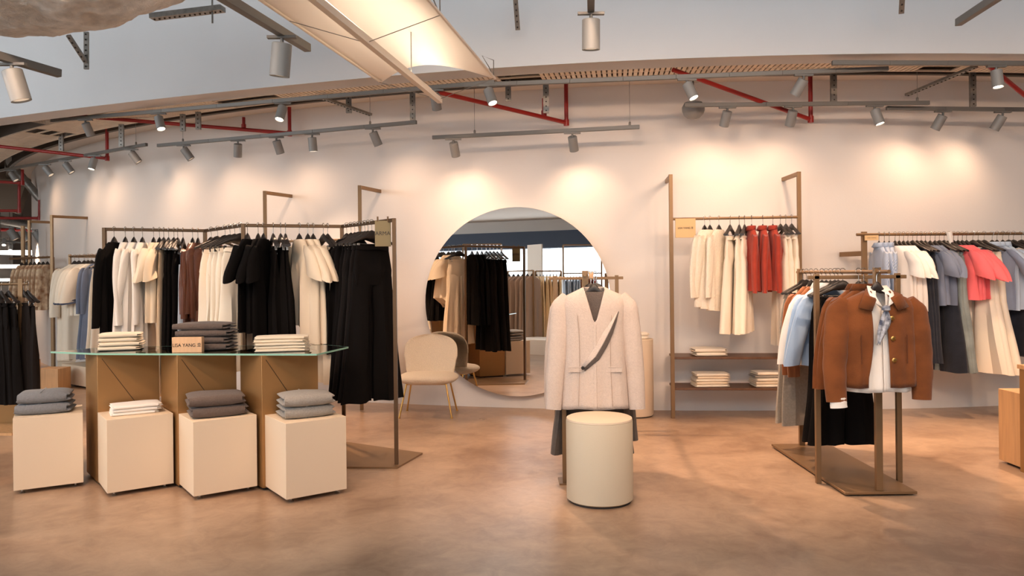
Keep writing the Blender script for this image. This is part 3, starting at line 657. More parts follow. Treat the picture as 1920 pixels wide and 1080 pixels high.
def hang_run(P0, P1, pxs, py, spec, rack, front=1):
    """hang one run of look-alikes at pixel columns pxs on the rail P0-P1"""
    d = (P1-P0).normalized(); base = math.atan2(d.y, d.x)-PI/2
    n = len(pxs)
    for i, px in enumerate(pxs):
        p = rail_pt(P0, P1, px, py) if not isinstance(px, Vector) else px
        p = Vector((p.x, p.y, P0.z+.014)); sd = spec.get('seed', 0)*31+i*3; r = random.Random(sd)
        rz = base+spec.get('yaw', 0)+r.uniform(-.07, .07)
        desc = spec['desc']
        if n > 1: lab = '%s, %s of %s%s' % (desc, ORD[i+1], NUM[n], rack)
        else: lab = '%s%s' % (desc, rack.replace(' from left', ''))
        hl = 'black hanger of the ' + (lab if n > 1 else desc+rack.replace(' from left', ''))
        make_hanger(p, rz, ' '.join(hl.split()[:16]), spec.get('clips', False))
        s = {k: v for k, v in spec.items() if k in ('L', 'hw', 'fold', 'amp', 'th', 'hemw', 'sleeve', 'trim', 'name', 'hem', 'collar')}
        if 'Ls' in spec: s['L'] = spec['Ls'][i % len(spec['Ls'])]
        garment(spec['kind'], spec['m'] if not isinstance(spec['m'], list) else spec['m'][i % len(spec['m'])], p, rz, lab, spec['cat'], spec.get('group', desc+' run'), seed=sd+1, **s)
LS = (.60, .060, .045, .10); SS = (.22, .085, .085, .42); WS = (.30, .10, .11, .35)
# --- zigzag rack, segment A-B
zr = ' from left on the zigzag rack'
def hr(P0, P1, pxs, py, rack, **spec): hang_run(P0, P1, pxs, py, spec, rack)
hr(ZA, ZB, [214], 433, zr, kind='coat', m=F['black'], L=1.12, hw=.22, sleeve=(.66, .068, .05, .10), desc='long black tailored coat', cat='coat', seed=1, th=.032, name='coat', group='coats', yaw=-0.42)
hr(ZA, ZB, [235, 251, 267], 433, zr, kind='dress', m=F['white'], L=1.45, hw=.20, hemw=.32, sleeve=(.64, .062, .05, .10), desc='long white pleated shirt dress', cat='dress', seed=2, amp=.016, fold=6, th=.03, name='shirt_dress', group='white shirt dresses', yaw=-0.42)
hr(ZA, ZB, [288, 299], 433, zr, kind='blouse', m=F['cream'], L=.72, hw=.21, sleeve=(.24, .10, .11, .45), desc='cream boxy short sleeved blouse', cat='blouse', seed=3, name='blouse', group='cream blouses', yaw=-0.4)
hr(ZA, ZB, [307], 433, zr, kind='skirt', m=F['sand'], L=1.3, hw=.19, hemw=.2, desc='sand coloured long skirt beside the cream blouses', cat='skirt', seed=33, name='skirt', clips=True, yaw=-0.3)
hr(ZA, ZB, [316, 326, 333], 433, zr, kind='trousers', m=F['black'], L=1.12, hw=.18, hemw=.26, desc='long black clipped trousers beside cream blouses', cat='trousers', seed=4, clips='chrome', group='black trousers', yaw=-0.3)
hr(ZA, ZB, [343], 433, zr, kind='slip', m=F['paleblue'], L=.95, hw=.17, hemw=.22, desc='pale blue slip dress between black trousers and brown leather', cat='dress', seed=5, name='slip_dress', yaw=-0.3)
hr(ZA, ZB, [361, 371], 433, zr, kind='jacket', m=F['brownl'], L=.75, hw=.22, sleeve=(.60, .075, .055, .10), desc='dark brown leather jacket', cat='jacket', seed=6, name='leather_jacket', th=.035, group='brown leather jackets', yaw=-0.35)
# B-C
hr(ZB, ZC, [396], 430, zr, kind='jacket', m=F['brownl'], L=.62, hw=.21, sleeve=(.56, .075, .06, .12), desc='brown leather jacket nearest the second post', cat='jacket', seed=7, name='leather_jacket', th=.035, group='brown leather jackets')
hr(ZB, ZC, [408, 422, 431, 440, 450], 428, zr, kind='trousers', m=F['ivory'], L=1.05, hw=.17, hemw=.21, desc='ivory straight trousers clipped up', cat='trousers', seed=8, clips=True, group='ivory trousers')
# C-D
hr(ZC, ZD, [464, 484, 494], 424, zr, kind='tee', m=F['black'], L=.78, hw=.21, sleeve=(.26, .09, .095, .42), desc='black short sleeved top with rolled cuffs', cat='t-shirt', seed=9, name='t_shirt', Ls=(.78, .78, .86), group='black tops', yaw=-0.42)
hr(ZC, ZD, [512, 526, 535], 425, zr, kind='skirt', m=F['black'], L=.86, hw=.15, hemw=.24, desc='black flared skirt', cat='skirt', seed=10, clips='chrome', amp=.02, fold=5, name='skirt', group='black skirts', yaw=0.1)
asym = lambda u, v: -.14*max(0, u)+.12*max(0, -u)+.03*math.sin(6*u)
hr(ZC, ZD, [561, 577, 587], 426, zr, kind='blouse', m=F['cream'], L=.74, hw=.19, hemw=.23, sleeve=(.24, .095, .12, .40), desc='cream draped top with uneven hem', cat='blouse', seed=11, hem=asym, amp=.022, name='blouse', group='draped cream tops', yaw=0.35)
hr(ZC, ZD, [606, 614], 426, zr, kind='trousers', m=F['cream'], L=1.18, hw=.18, hemw=.24, desc='cream wide leg trousers', cat='trousers', seed=12, clips='chrome', amp=.018, group='cream trousers', yaw=0.3)
# D-E
hr(ZD, ZE, [650, 658, 665], 423, zr, kind='tee', m=F['black'], L=.98, hw=.19, hemw=.24, sleeve=None, desc='black sleeveless dress', cat='dress', seed=13, amp=.018, name='sleeveless_dress', group='black sleeveless dresses')
hr(ZD, ZE, [672, 678, 684, 690, 697], 418, zr, kind='trousers', m=[F['black'], F['black2']], L=1.20, hw=.185, hemw=.28, desc='black very wide leg trousers', cat='trousers', seed=14, clips='chrome', amp=.022, th=.035, Ls=(1.28, 1.27, 1.26, 1.27, 1.28), group='wide black trousers')
# frame behind
fa, fb = [Vector((q.x, q.y, 1.9)) for q in fl_]
hr(fa, fb, [520, 620, 640], 455, ' from left on the frame behind', kind='skirt', m=F['beige'], L=1.25, hw=.19, hemw=.25, desc='beige long skirt', cat='skirt', seed=15, clips=True, amp=.02, group='beige skirts behind')
hr(fa, fb, [545, 560, 575, 590], 455, ' from left on the frame behind', kind='blouse', m=F['white'], L=.8, hw=.2, sleeve=LS, desc='white shirt almost hidden', cat='shirt', seed=16, name='shirt', group='white shirts behind')
# --- right wall unit
U0 = Vector((WR0[0], WR0[1], RHW)); U1 = Vector((WR1[0], WR1[1], RHW)); wu = ' from left on the wall unit'
hr(U0, U1, [1321, 1331, 1348], 410, wu, kind='cardigan', m=F['knit'], L=.76, hw=.20, sleeve=(.60, .07, .055, .10), desc='cream cable knit cardigan', cat='cardigan', seed=20, name='cardigan', th=.04, Ls=(.78, .80, .82), group='cable knit cardigans', yaw=-0.6)
hr(U0, U1, [1369, 1386, 1396], 410, wu, kind='trousers', m=F['ivory'], L=.98, hw=.19, hemw=.28, desc='ivory wide trousers beside cardigans', cat='trousers', seed=21, clips='chrome', th=.035, group='ivory wide trousers', yaw=-0.35)
hr(U0, U1, [1409, 1430, 1449], 410, wu, kind='shirt', m=F['red'], L=.62, hw=.19, hemw=.2, sleeve=(.56, .075, .05, .08), desc='rust red suede shirt', cat='shirt', seed=22, name='shirt', th=.045, amp=.02, collar=F['red'], group='rust red shirts', yaw=-.06)
hr(U0, U1, [1463, 1473, 1484], 409, wu, kind='trousers', m=F['ivory'], L=1.12, hw=.19, hemw=.27, desc='ivory trousers right of the red shirts', cat='trousers', seed=23, clips='chrome', th=.035, group='ivory trousers at right', yaw=0.1)
# --- far right rail
rr = ' from left on right rail'
def ho(pxs, **k): hr(RR0, RR1, pxs, 441, rr, **k)
ho([1648, 1658, 1667], kind='shirt', m=F['stripe'], L=.78, hw=.21, sleeve=(.58, .062, .045, .10), desc='blue striped shirt', cat='shirt', seed=30, collar=F['stripe'], name='shirt', group='blue striped shirts', th=.03, yaw=-0.25)
ho([1678, 1686, 1694, 1702], kind='tee', m=F['white'], L=.66, hw=.20, sleeve=(.22, .09, .09, .35), desc='white t-shirt', cat='t-shirt', seed=31, name='t_shirt', group='white t-shirts', yaw=0.25)
ho([1711, 1719, 1727], kind='trousers', m=F['jean'], L=1.10, hw=.19, hemw=.24, desc='dark denim jeans right of white t-shirts', cat='jeans', seed=32, clips=True, th=.035, name='jeans', group='dark jeans', yaw=0.3)
ho([1735, 1744, 1753], kind='tee', m=F['slate'], L=.60, hw=.21, sleeve=(.22, .085, .09, .4), desc='slate blue t-shirt', cat='t-shirt', seed=33, name='t_shirt', group='slate blue t-shirts', yaw=0.35)
ho([1761, 1770, 1779], kind='trousers', m=[F['jean'], F['jeanl'], F['jeanl']], L=1.2, hw=.19, hemw=.30, desc='washed flared jeans', cat='jeans', seed=34, clips=True, th=.04, name='jeans', group='washed jeans', yaw=0.35)
ho([1788, 1796, 1804, 1812], kind='tee', m=F['pink'], L=.55, hw=.23, sleeve=(.24, .10, .10, .5), desc='coral pink t-shirt', cat='t-shirt', seed=35, name='t_shirt', group='pink t-shirts', yaw=0.4)
ho([1824, 1834, 1845], kind='trousers', m=F['ivory'], L=1.22, hw=.20, hemw=.36, desc='ivory flared jeans', cat='jeans', seed=36, clips=True, th=.04, name='jeans', group='ivory jeans', yaw=0.4)
ho([1860, 1869, 1880], kind='shirt', m=[F['greyblue'], F['paleblue'], F['paleblue']], L=.66, hw=.22, sleeve=(.26, .10, .11, .5), desc='pale blue short sleeved shirt', cat='shirt', seed=37, collar=F['paleblue'], name='shirt', group='pale blue shirts', yaw=0.4)
ho([1891, 1900], kind='trousers', m=F['jean'], L=1.05, hw=.19, hemw=.22, desc='black denim jeans near right edge', cat='jeans', seed=38, clips=True, th=.035, name='jeans', group='black jeans', yaw=0.4)
ho([1915, 1926], kind='trousers', m=F['jeanb'], L=1.08, hw=.19, hemw=.24, desc='blue denim jeans at right edge', cat='jeans', seed=39, clips=True, th=.04, name='jeans', group='blue jeans', yaw=0.4)
ho([1940, 1950], kind='shirt', m=F['blue'], L=.66, hw=.22, sleeve=(.26, .10, .11, .5), desc='sky blue shirt beyond the right edge', cat='shirt', seed=40, name='shirt', group='sky blue shirts')
# white tied strap hanging on the right rail
q = rail_pt(RR0, RR1, 1781, 441); q.z = RR0.z
t = thing('rail_tag', 'white cord tag tied on the right wall rail beside pink t-shirts', 'tag', q); MB().tube([(-.02, -.02, .02), (0, -.02, -.08), (0, -.02, -.2)], [.03, .022, .006], N=8).build('cord', F['white'], t)
# --- left wall rail
lw = ' from left on the left wall rail'
hr(LW0, LW1, [140, 148], 480, lw, kind='coat', m=F['ivory'], L=1.35, hw=.22, sleeve=(.66, .075, .065, .12), desc='long ivory coat', cat='coat', seed=41, name='coat', group='ivory coats', yaw=-0.3)
hr(LW0, LW1, [158, 165, 172], 480, lw, kind='top', m=F['ivory'], L=.72, hw=.22, sleeve=(.45, .09, .10, .2), trim=F['navy'], desc='ivory top with blue grey cuffs', cat='top', seed=42, name='blouse', group='ivory tops', yaw=-0.2)
hr(LW0, LW1, [181, 188], 480, lw, kind='dress', m=F['slate'], L=1.3, hw=.2, hemw=.28, sleeve=LS, desc='slate blue long dress', cat='dress', seed=43, name='dress', group='slate dresses')
hr(LW0, LW1, [196, 204], 480, lw, kind='skirt', m=F['ivory'], L=1.2, hw=.2, hemw=.28, desc='ivory long skirt', cat='skirt', seed=44, clips=True, group='ivory skirts')
# --- far left print blouses
PL0, PL1 = atY(30, 485, 13.0), atY(98, 484, 12.3); PL1.z = PL0.z
t = thing('clothes_rail', 'bronze rail holding the beige print blouses', 'clothes rail', PL0, 0, 'wall mounted rails'); MB().tube([(-.1, 0, 0), PL1-PL0], .018).build('rail', M_bronze, t)
MB().bar((.12, 0, .55), (.12, 0, -PL0.z), .05, .04).bar(PL1-PL0, up(PL1, 0)-PL0, .05, .04).build('post', M_bronze, t)
hr(PL0, PL1, [41, 49, 57, 65, 73, 81, 89], 484, ' from left on far rail', kind='blouse', m=F['pattern'], L=.72, hw=.2, sleeve=(.58, .075, .05, .1), desc='beige printed blouse', cat='blouse', seed=45, name='blouse', group='beige print blouses', amp=.02, yaw=.5, th=.03)
# --- near left black skirts
lr = ' from left on left edge rack'
hr(LR[0], LR[1], [-14, 2, 16], 530, lr, kind='trousers', m=F['black'], L=.98, hw=.2, hemw=.25, desc='black wide trousers', cat='trousers', seed=46, clips='chrome', amp=.02, group='black trousers at the left', yaw=.95)
hr(LR[0], LR[1], [44, 52], 530, lr, kind='skirt', m=F['black2'], L=.98, hw=.15, hemw=.20, desc='dark brown pleated skirt', cat='skirt', seed=47, clips='chrome', amp=.02, fold=5, group='dark skirts at the left', yaw=.95)
# --- right front rack: garments face the camera
RF = lambda y: Vector((2.43, y, 1.487+.013))
def hf(ys, x=2.43, **spec):
    P0, P1 = Vector((x, 8, 1.487)), Vector((x, 4, 1.487))
    hang_run(P0, P1, [Vector((x, y, 1.5)) for y in ys], 0, spec, ' from the back on right front rack')
hf([6.46, 6.38], kind='trousers', m=F['greyt'], L=1.06, hw=.23, hemw=.26, desc='grey tweed trousers', cat='trousers', seed=50, clips=True, th=.03, group='grey tweed trousers', yaw=.32)
hf([6.28, 6.18], kind='jacket', m=F['suede2'], L=.62, hw=.2, sleeve=(.62, .075, .055, .12), desc='dusty brown suede jacket', cat='jacket', seed=51, th=.035, name='suede_jacket', group='dusty suede jackets', yaw=.3)
hf([6.06, 5.98, 5.90], kind='shirt', m=[F['white'], F['blue'], F['blue']], L=.60, hw=.21, sleeve=(.50, .085, .07, .22), desc='pale blue cotton shirt', cat='shirt', seed=52, collar=F['white'], name='shirt', group='pale blue cotton shirts', yaw=.3)
hf([5.82, 5.76, 5.68], kind='trousers', m=F['black'], L=1.08, hw=.2, hemw=.26, desc='black wide trousers', cat='trousers', seed=53, clips=True, th=.035, amp=.02, group='black trousers on the front rack')
hf([5.42, 5.34], kind='jacket', m=F['suede'], L=.55, hw=.215, sleeve=(.60, .078, .062, .16), desc='closed tan suede jacket', cat='jacket', seed=54, th=.04, name='suede_jacket', collar=F['suede'], group='tan suede jackets', yaw=.12)
# ------------------------------------------------------------------ hero jackets
def shell(rows, front, m, name, parent, N=64, th=.006, amp=.004, seed=1):
    """open fronted jacket shell. rows: (z, a, b); front(t)->(xl, xr) opening edges as x; the front faces -y"""
    rnd = random.Random(seed); p = [rnd.uniform(0, 6) for _ in range(5)]
    R = []
    for i in range(len(rows)-1):
        a, b = rows[i], rows[i+1]; st = max(1, int(abs(a[0]-b[0])/.03))
        for k in range(st): f = k/st; R.append(tuple(a[j]*(1-f)+b[j]*f for j in range(3)))
    R.append(rows[-1]); z0, z1 = R[0][0], R[-1][0]; rings = []
    for z, a, b in R:
        xl, xr = front(z); t = (z-z0)/(z1-z0); ring = []
        xl = max(-a*.97, min(a*.97, xl)); xr = max(-a*.97, min(a*.97, xr))
        # path: front left panel from xl out to -a, round the back, to +a, in to xr
        q = []
        for j in range(16): f = j/15; q.append((xl+(-a-xl)*f, -1))
        for j in range(1, 32): f = j/32; q.append((-a+2*a*f, 1))
        for j in range(16): f = j/15; q.append((a+(xr-a)*f, -1))
        for (x, s) in q:
            u = x/a; y = s*b*math.sqrt(max(0, 1-abs(u)**3.2))
            y += amp*math.sin(8*u+p[0]+3*t)*t*(1 if s < 0 else .5)+amp*.8*math.sin(17*u+p[1])*t
            ring.append(Vector((x, y, z+.004*math.sin(6*u+p[2])*t)))
        rings.append(ring)
    return MB().loft(rings, cap=False, closed=False).build(name, m, parent, solid=th)
def hero_sleeve(sg, pts, rs, m, parent, flat=.6, cuff=None):
    pts = [Vector((sg*x, y, z)) for x, y, z in pts]; rings = []; N = 22; n = 26; P = []; RR = []
    for i in range(n+1):
        f = i/n*(len(pts)-1); k = min(int(f), len(pts)-2); g = f-k; g2 = g
        P.append(pts[k].lerp(pts[k+1], g2)); RR.append(rs[k]*(1-g)+rs[k+1]*g)
    for i, q in enumerate(P):
        d = (P[min(i+1, n)]-P[max(i-1, 0)]).normalized(); a = Vector((1, 0, 0)); a = (a-d*a.dot(d)).normalized(); b = d.cross(a)
        w = .04*math.sin(i*1.3)*(1 if 8 < i < 22 else .3)
        rings.append([q+a*(RR[i]*math.cos(2*PI*j/N)*(1+w*math.sin(2*PI*j/N*3)))+b*(RR[i]*flat*math.sin(2*PI*j/N)*(1+w)) for j in range(N)])
    o = MB().loft(rings).build('sleeve', m, parent)
    return o
# tan suede jacket, front of right rack
jy = 5.035
hp = Vector((2.375, jy, 1.455))
make_hanger(hp+Vector((0, 0, .045)), .05, 'black hanger of the front open tan suede jacket', w=.21)
JM = F['suede']
t = thing('suede_jacket', 'open tan suede jacket with three gold buttons, front of the right rack', 'jacket', hp, .05, 'tan suede jackets'); t.scale = (1, 1, .93)
rows = [(-.100, .085, .05), (-.115, .11, .058), (-.15, .19, .06), (-.175, .225, .065), (-.22, .24, .075), (-.35, .242, .08), (-.62, .245, .085), (-.765, .25, .085)]
def fr(z):
    if z > -.20: return (-.06, .055)
    f = min(1, (-.20-z)/.5); return (-.080-.02*f+.02*math.sin(PI*f), .018+.02*f)
shell(rows, fr, JM, 'body', t, th=.008, amp=.006, seed=3)
hero_sleeve(-1, [(.20, 0, -.165), (.255, 0, -.25), (.285, -.02, -.45), (.305, -.035, -.65), (.30, -.05, -.86)], [.05, .085, .082, .075, .066], JM, t)
hero_sleeve(1, [(.20, 0, -.165), (.25, 0, -.25), (.275, -.01, -.45), (.285, -.02, -.65), (.275, -.03, -.86)], [.05, .085, .080, .072, .062], JM, t)
for sg in (-1, 1):   # pointed collar wings
    w = MB(); pts = [(.03*sg, .04, -.075), (.075*sg, -.0, -.085), (.125*sg, -.075, -.125), (.165*sg, -.085, -.21), (.085*sg, -.10, -.235), (.052*sg, -.09, -.16)]
    c = Vector((.09*sg, -.075, -.14)); n = len(w.v); w.v += [Vector(c)]+[Vector(p) for p in pts]
    for i in range(len(pts)): w.f.append([0, 1+i, 1+(i+1) % len(pts)])
    w.build('collar', JM, t, solid=.008)
for z in (-.285, -.425, -.575):
    x = fr(z)[1]+.028
    b = MB().lathe([(.001, .004), (.011, .004), (.016, .001), (.016, -.005)], N=18); b.v = [Vector((v.x+x, -.093-v.z, v.y+z)) for v in b.v]; o = b.build('button', M_gold, t); 
for x in (.15, -.15): MB().box((x, -.088, -.5), (.006, .004, .2)).build('seam', mat('suede_seam', srgb(96, 52, 24), .9), t)
# white shirt worn inside
t = thing('shirt', 'white shirt layered inside the open tan suede jacket', 'shirt', hp, .05, 'shirts'); t.scale = (1, 1, .93)
shell([(-.098, .072, .042), (-.13, .12, .046), (-.19, .19, .05), (-.45, .205, .06), (-.80, .215, .066)], lambda z: (-.002, .002) if z < -.2 else (-.03, .03), F['white'], 'body', t, th=.004, amp=.007, seed=8)
for sg in (-1, 1):
    w = MB(); pts = [(.01*sg, .04, -.07), (.066*sg, .0, -.062), (.082*sg, -.05, -.11), (.078*sg, -.085, -.17), (.02*sg, -.10, -.205), (.045*sg, -.07, -.13)]
    w.v = [Vector((.055*sg, -.06, -.12))]+[Vector(p) for p in pts]; w.f = [[0, 1+i, 1+(i+1) % 6] for i in range(6)]
    w.build('collar', F['white'], t, solid=.004)
hero_sleeve(-1, [(.28, -.04, -.75), (.295, -.055, -.82), (.29, -.06, -.90)], [.05, .052, .055], F['white'], t)
# scarf
t = thing('neck_scarf', 'printed grey blue neck scarf knotted on the white shirt', 'scarf', hp, .05); t.scale = (1, 1, .93)
MB().lathe([(.008, .02), (.024, .012), (.026, -.012), (.01, -.022)], (-.002, -.115, -.215), 16).build('knot', F['scarf'], t)
for dx, L in ((-.05, .23), (-.012, .16)):
    r = []
    for i in range(12):
        f = i/11; wd = .012+.02*math.sin(PI*min(1, f*1.1)); c = Vector((dx*f-.0, -.112-.004*math.sin(4*f), -.225-L*f))
        r.append([c+Vector((wd*u, .006*math.sin(5*u+3*f), -.012*abs(u))) for u in (-1, -.5, 0, .5, 1)])
    MB().loft(r, cap=False, closed=False).build('tail', F['scarf'], t, solid=.004)
# oatmeal blazer
bp = atY(1113, 513, 5.45); bp.z = 1.5
make_hanger(bp, -.06, 'black hanger of the oatmeal blazer behind the round stool', w=.215)
BM = F['blazer']
t = thing('blazer', 'oatmeal collarless wrap blazer with diagonal flap, behind the round stool', 'blazer', bp, -.06)
t.scale = (.93, .95, .985)
rows = [(-.105, .080, .05), (-.12, .11, .06), (-.16, .20, .065), (-.185, .225, .07), (-.23, .235, .08), (-.40, .225, .085), (-.60, .232, .09), (-.965, .262, .095)]
def fb_(z):
    if z > -.345: f = (z+.345)/.24; return (-.006-.072*f, .012+.070*f)
    return (.014, -.014)
shell(rows, fb_, BM, 'body', t, th=.008, amp=.004, seed=12)
hero_sleeve(-1, [(.20, 0, -.165), (.255, 0, -.25), (.275, -.015, -.5), (.30, -.03, -.74), (.315, -.04, -.97)], [.045, .075, .074, .068, .060], BM, t)
hero_sleeve(1, [(.20, 0, -.165), (.255, 0, -.25), (.285, -.01, -.5), (.305, -.02, -.74), (.315, -.03, -.97)], [.045, .075, .074, .068, .060], BM, t)
# diagonal flap, with its dark lining
def quadstrip(pts_a, pts_b, name, m, parent, th=.004):
    return MB().loft([[Vector(a).lerp(Vector(b), k/6) for k in range(7)] for a, b in zip(pts_a, pts_b)], cap=False, closed=False).build(name, m, parent, solid=th)
ya = -.098
def yf(x, z, o):
    a = .235; b = .080+.010*min(1, (-.23-z)/.7); return -b*math.sqrt(max(0, 1-abs(x/a)**3.2))-o
fe = [(.176, -.272), (.150, -.33), (.112, -.41), (.062, -.50), (.005, -.59), (-.086, -.672)]
fi = [(.160, -.290), (.118, -.35), (.066, -.42), (.018, -.50), (-.045, -.59), (-.105, -.662)]
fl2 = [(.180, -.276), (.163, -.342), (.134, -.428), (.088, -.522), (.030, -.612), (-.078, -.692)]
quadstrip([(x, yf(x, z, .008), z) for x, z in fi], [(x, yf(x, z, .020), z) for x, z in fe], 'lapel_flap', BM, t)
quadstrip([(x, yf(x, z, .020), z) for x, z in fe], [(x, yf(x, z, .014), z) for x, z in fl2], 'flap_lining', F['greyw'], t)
b = MB().lathe([(.001, .004), (.012, .003), (.013, -.002)], N=16); b.v = [Vector((v.x-.092, ya-.02-v.z, v.y-.668)) for v in b.v]; b.build('button', M_ink, t)
for x0, x1 in ((-.2, -.09), (.09, .2)): MB().box(((x0+x1)/2, -.092, -.665), (x1-x0, .006, .006)).box(((x0+x1)/2, -.09, -.685), (x1-x0, .008, .03)).build('pocket_flap', BM, t)
for x in (-.115, .115):
    MB().tube([(x*1.1, -.083, -.3), (x, -.088, -.45), (x, -.092, -.66), (x*1.1, -.097, -.94)], .0022, N=5).build('seam', mat('linen_seam', srgb(176, 154, 136), .9), t)
t = thing('sweater', 'brown knitted top layered inside the oatmeal blazer', 'sweater', bp, -.06)
body_mesh([(-.135, .075, .045), (-.16, .12, .05), (-.2, .17, .05), (-.5, .18, .045)], 2, .003, 5).build('body', F['greyw'], t)
# skirts under / behind the blazer
for i, (dy, dx, L, hw) in enumerate(((.12, -.02, 1.12, .20), (.24, .02, 1.05, .21))):
    q = Vector((bp.x+dx+dy*.1, bp.y+dy, 1.5)); lab = ['grey flannel skirt right behind the front blazer', 'grey flannel skirt second behind the front blazer'][i]
    make_hanger(q, -.06, 'black clip hanger of '+lab, 'chrome'); garment('skirt', F['trouserg'], q, -.06, lab, 'skirt', 'flannel skirts', L=L-.02, hw=hw*1.0, hemw=.30, seed=60+i, fold=4, amp=.02, th=.05)
for i, dy in enumerate((.42, .55)):
    q = Vector((bp.x+dy*.1-.04, bp.y+dy, 1.5)); lab = 'oatmeal blazer hanging %s behind the front wrap blazer' % ('first', 'second')[i]
    make_hanger(q, -.1, 'black hanger of the '+lab); garment('blazer', BM, q, -.1, lab, 'blazer', 'oatmeal blazers behind', L=.86, hw=.235, hemw=.26, sleeve=(.78, .075, .06, .12), seed=64+i, fold=2, amp=.006, th=.06, name='blazer')
q = atY(1108, 516, 5.5); t = thing('wooden_tag', 'small wooden block tag at the front end of the blazer rack', 'tag', q, 0); MB().box((0, 0, 0), (.03, .03, .045)).build('block', M_signwood, t, bevel=.003)
# front post under blazer
q = atZ(1059, 907, 0); t = thing('floor_stand', 'slim bronze stand standing just left behind the round stool', 'stand', (q.x, q.y, 0)); MB().box((0, 0, .55), (.03, .03, 1.1)).build('post', M_bronze, t); MB().box((.0, .05, .006), (.08, .18, .012)).build('foot_plate', M_bronze, t)
# ------------------------------------------------------------------ stools, cubes, pedestals, glass table
q = atZ(1125, 937, 0)
t = thing('round_stool', 'cream leather covered cylinder stool in front of the blazer', 'stool', (q.x, q.y, 0))
r = .219
MB().lathe([(r*.95, .012), (r, .02), (r, .525), (r-.004, .532)], N=64).build('side', M_stool, t, ang=.6); MB().lathe([(r-.005, .530), (r-.002, .534), (r-.004, .545), (r-.012, .549), (.0, .551)], N=64).build('top', M_cube, t, ang=.6); MB().lathe([(r*.93, 0), (r*.93, .014)], N=48).build('base_ring', M_shadowgap, t)
q = atZ(1192, 781, 0)
t = thing('cylinder_plinth', 'tall cream cylinder plinth by the wall beside the blazer', 'plinth', (q.x+.0, q.y+.08, 0)); MB().lathe([(.195, .012), (.2, .02), (.2, .80), (.195, .805), (0, .806)], N=56).build('drum', M_cube, t, ang=.6); MB().lathe([(.185, 0), (.185, .014)], N=40).build('base_ring', M_shadowgap, t)
CYL = (q.x+.05, q.y+.05, .806)
PH = math.radians(36)
def cube(F_, label, rz, s=.425, h=.53):
    q = atZ(F_[0], F_[1], 0); R = Matrix.Rotation(rz, 2)
    t = thing('display_cube', label, 'display cube', (q.x, q.y, 0), rz, 'beige display cubes')
    MB().box((s/2, s/2, .03+(h-.03)/2), (s, s, h-.03)).build('cube_body', M_cube, t, bevel=.002)
    for x in (.05, s-.05):
        for y in (.05, s-.05): MB().lathe([(.016, 0), (.018, .004), (.008, .012), (.008, .034)], (x, y, 0), 14).build('foot', M_foot, t)
    c = q+Vector((*(R @ Vector((s/2, s/2))), 0)); c.z = h; return c
def cyaw(F_, R_): a, b = atZ(*F_, 0), atZ(*R_, 0); return math.atan2(b.y-a.y, b.x-a.x)
C1 = cube((25.3, 929), 'beige display cube with blue grey knits at the left edge', cyaw((25.3, 929), (154.8, 912.5))); Y1_ = cyaw((25.3, 927.6), (154.8, 912.5))
C2 = cube((201.2, 934), 'beige display cube with folded white shirts', PH)
C3 = cube((363.3, 940), 'beige display cube with folded brown grey knits', PH)
C4 = cube((537, 946), 'beige display cube with light grey knits, rightmost of the row', PH)
def pedestal(q, label, s=.42, h=.945):
    t = thing('bronze_pedestal', label, 'pedestal', (q[0], q[1], 0), math.radians(39), 'bronze pedestals')
    MB().box((s/2, s/2, .02+(h-.02)/2), (s, s, h-.02)).build('panel_body', M_bpanel, t, bevel=.002)
    MB().box((s/2, s/2, .01), (s-.04, s-.04, .02)).build('plinth', M_shadowgap, t)
    g = MB(); e = .0015
    for (a, b) in (((.03, h-.03), (s-.02, .35)), ):
        g.bar((a[0], -e, a[1]), (b[0], -e, b[1]), .003, .005, up=(0, 1, 0))
    g.build('seam', M_groove, t)
    return t
pedestal((atZ(184.7, 911, 0).x, atZ(184.7, 911, 0).y), 'bronze metal pedestal under the left end of the glass top')
pm = atZ(184.7, 911, 0).lerp(atZ(493, 921, 0), .5); pm = atY(334.5, 915, pm.y); pedestal((pm.x, pm.y), 'bronze metal pedestal under the middle of the glass top')
pe = atZ(493, 921, 0); pedestal((pe.x, pe.y), 'bronze metal pedestal under the right end of the glass top')
GH = .957
def glassmat():
    m = bpy.data.materials.new('clear_table_glass'); m.use_nodes = True; nt = m.node_tree; b = nt.nodes['Principled BSDF']
    b.inputs['Base Color'].default_value = (.86, .96, .93, 1); b.inputs['Roughness'].default_value = .02; b.inputs['Transmission Weight'].default_value = 1; b.inputs['IOR'].default_value = 1.45
    return m
poly = [(-3.42, 5.66), (-2.92, 5.47), (-1.40, 5.30), (-1.20, 5.83), (-1.55, 6.12), (-3.1, 6.2)]
a0 = atZ(95, 659, GH); a1 = atZ(185, 662.5, GH); a2 = atZ(594, 663.5, GH); a3 = atZ(653, 650, GH); a4 = atZ(610, 646.5, GH); a5 = atZ(210, 650, GH)
poly = [(v.x, v.y) for v in (a0, a1, a2, a3, a4, a5)]
t = thing('glass_tabletop', 'clear glass tabletop on three bronze pedestals', 'tabletop', (0, 0, 0))
MB().prism(poly, GH-.012, GH).build('glass_sheet', glassmat(), t, smooth=False)
ed = MB(); pp = [Vector((x, y, GH-.006)) for x, y in poly]
for i in range(len(pp)): ed.bar(pp[i], pp[(i+1) % len(pp)], .003, .0125)
ed.build('polished_edge', mat('green_glass_edge', srgb(140, 190, 170), .15, spec=.8), t)
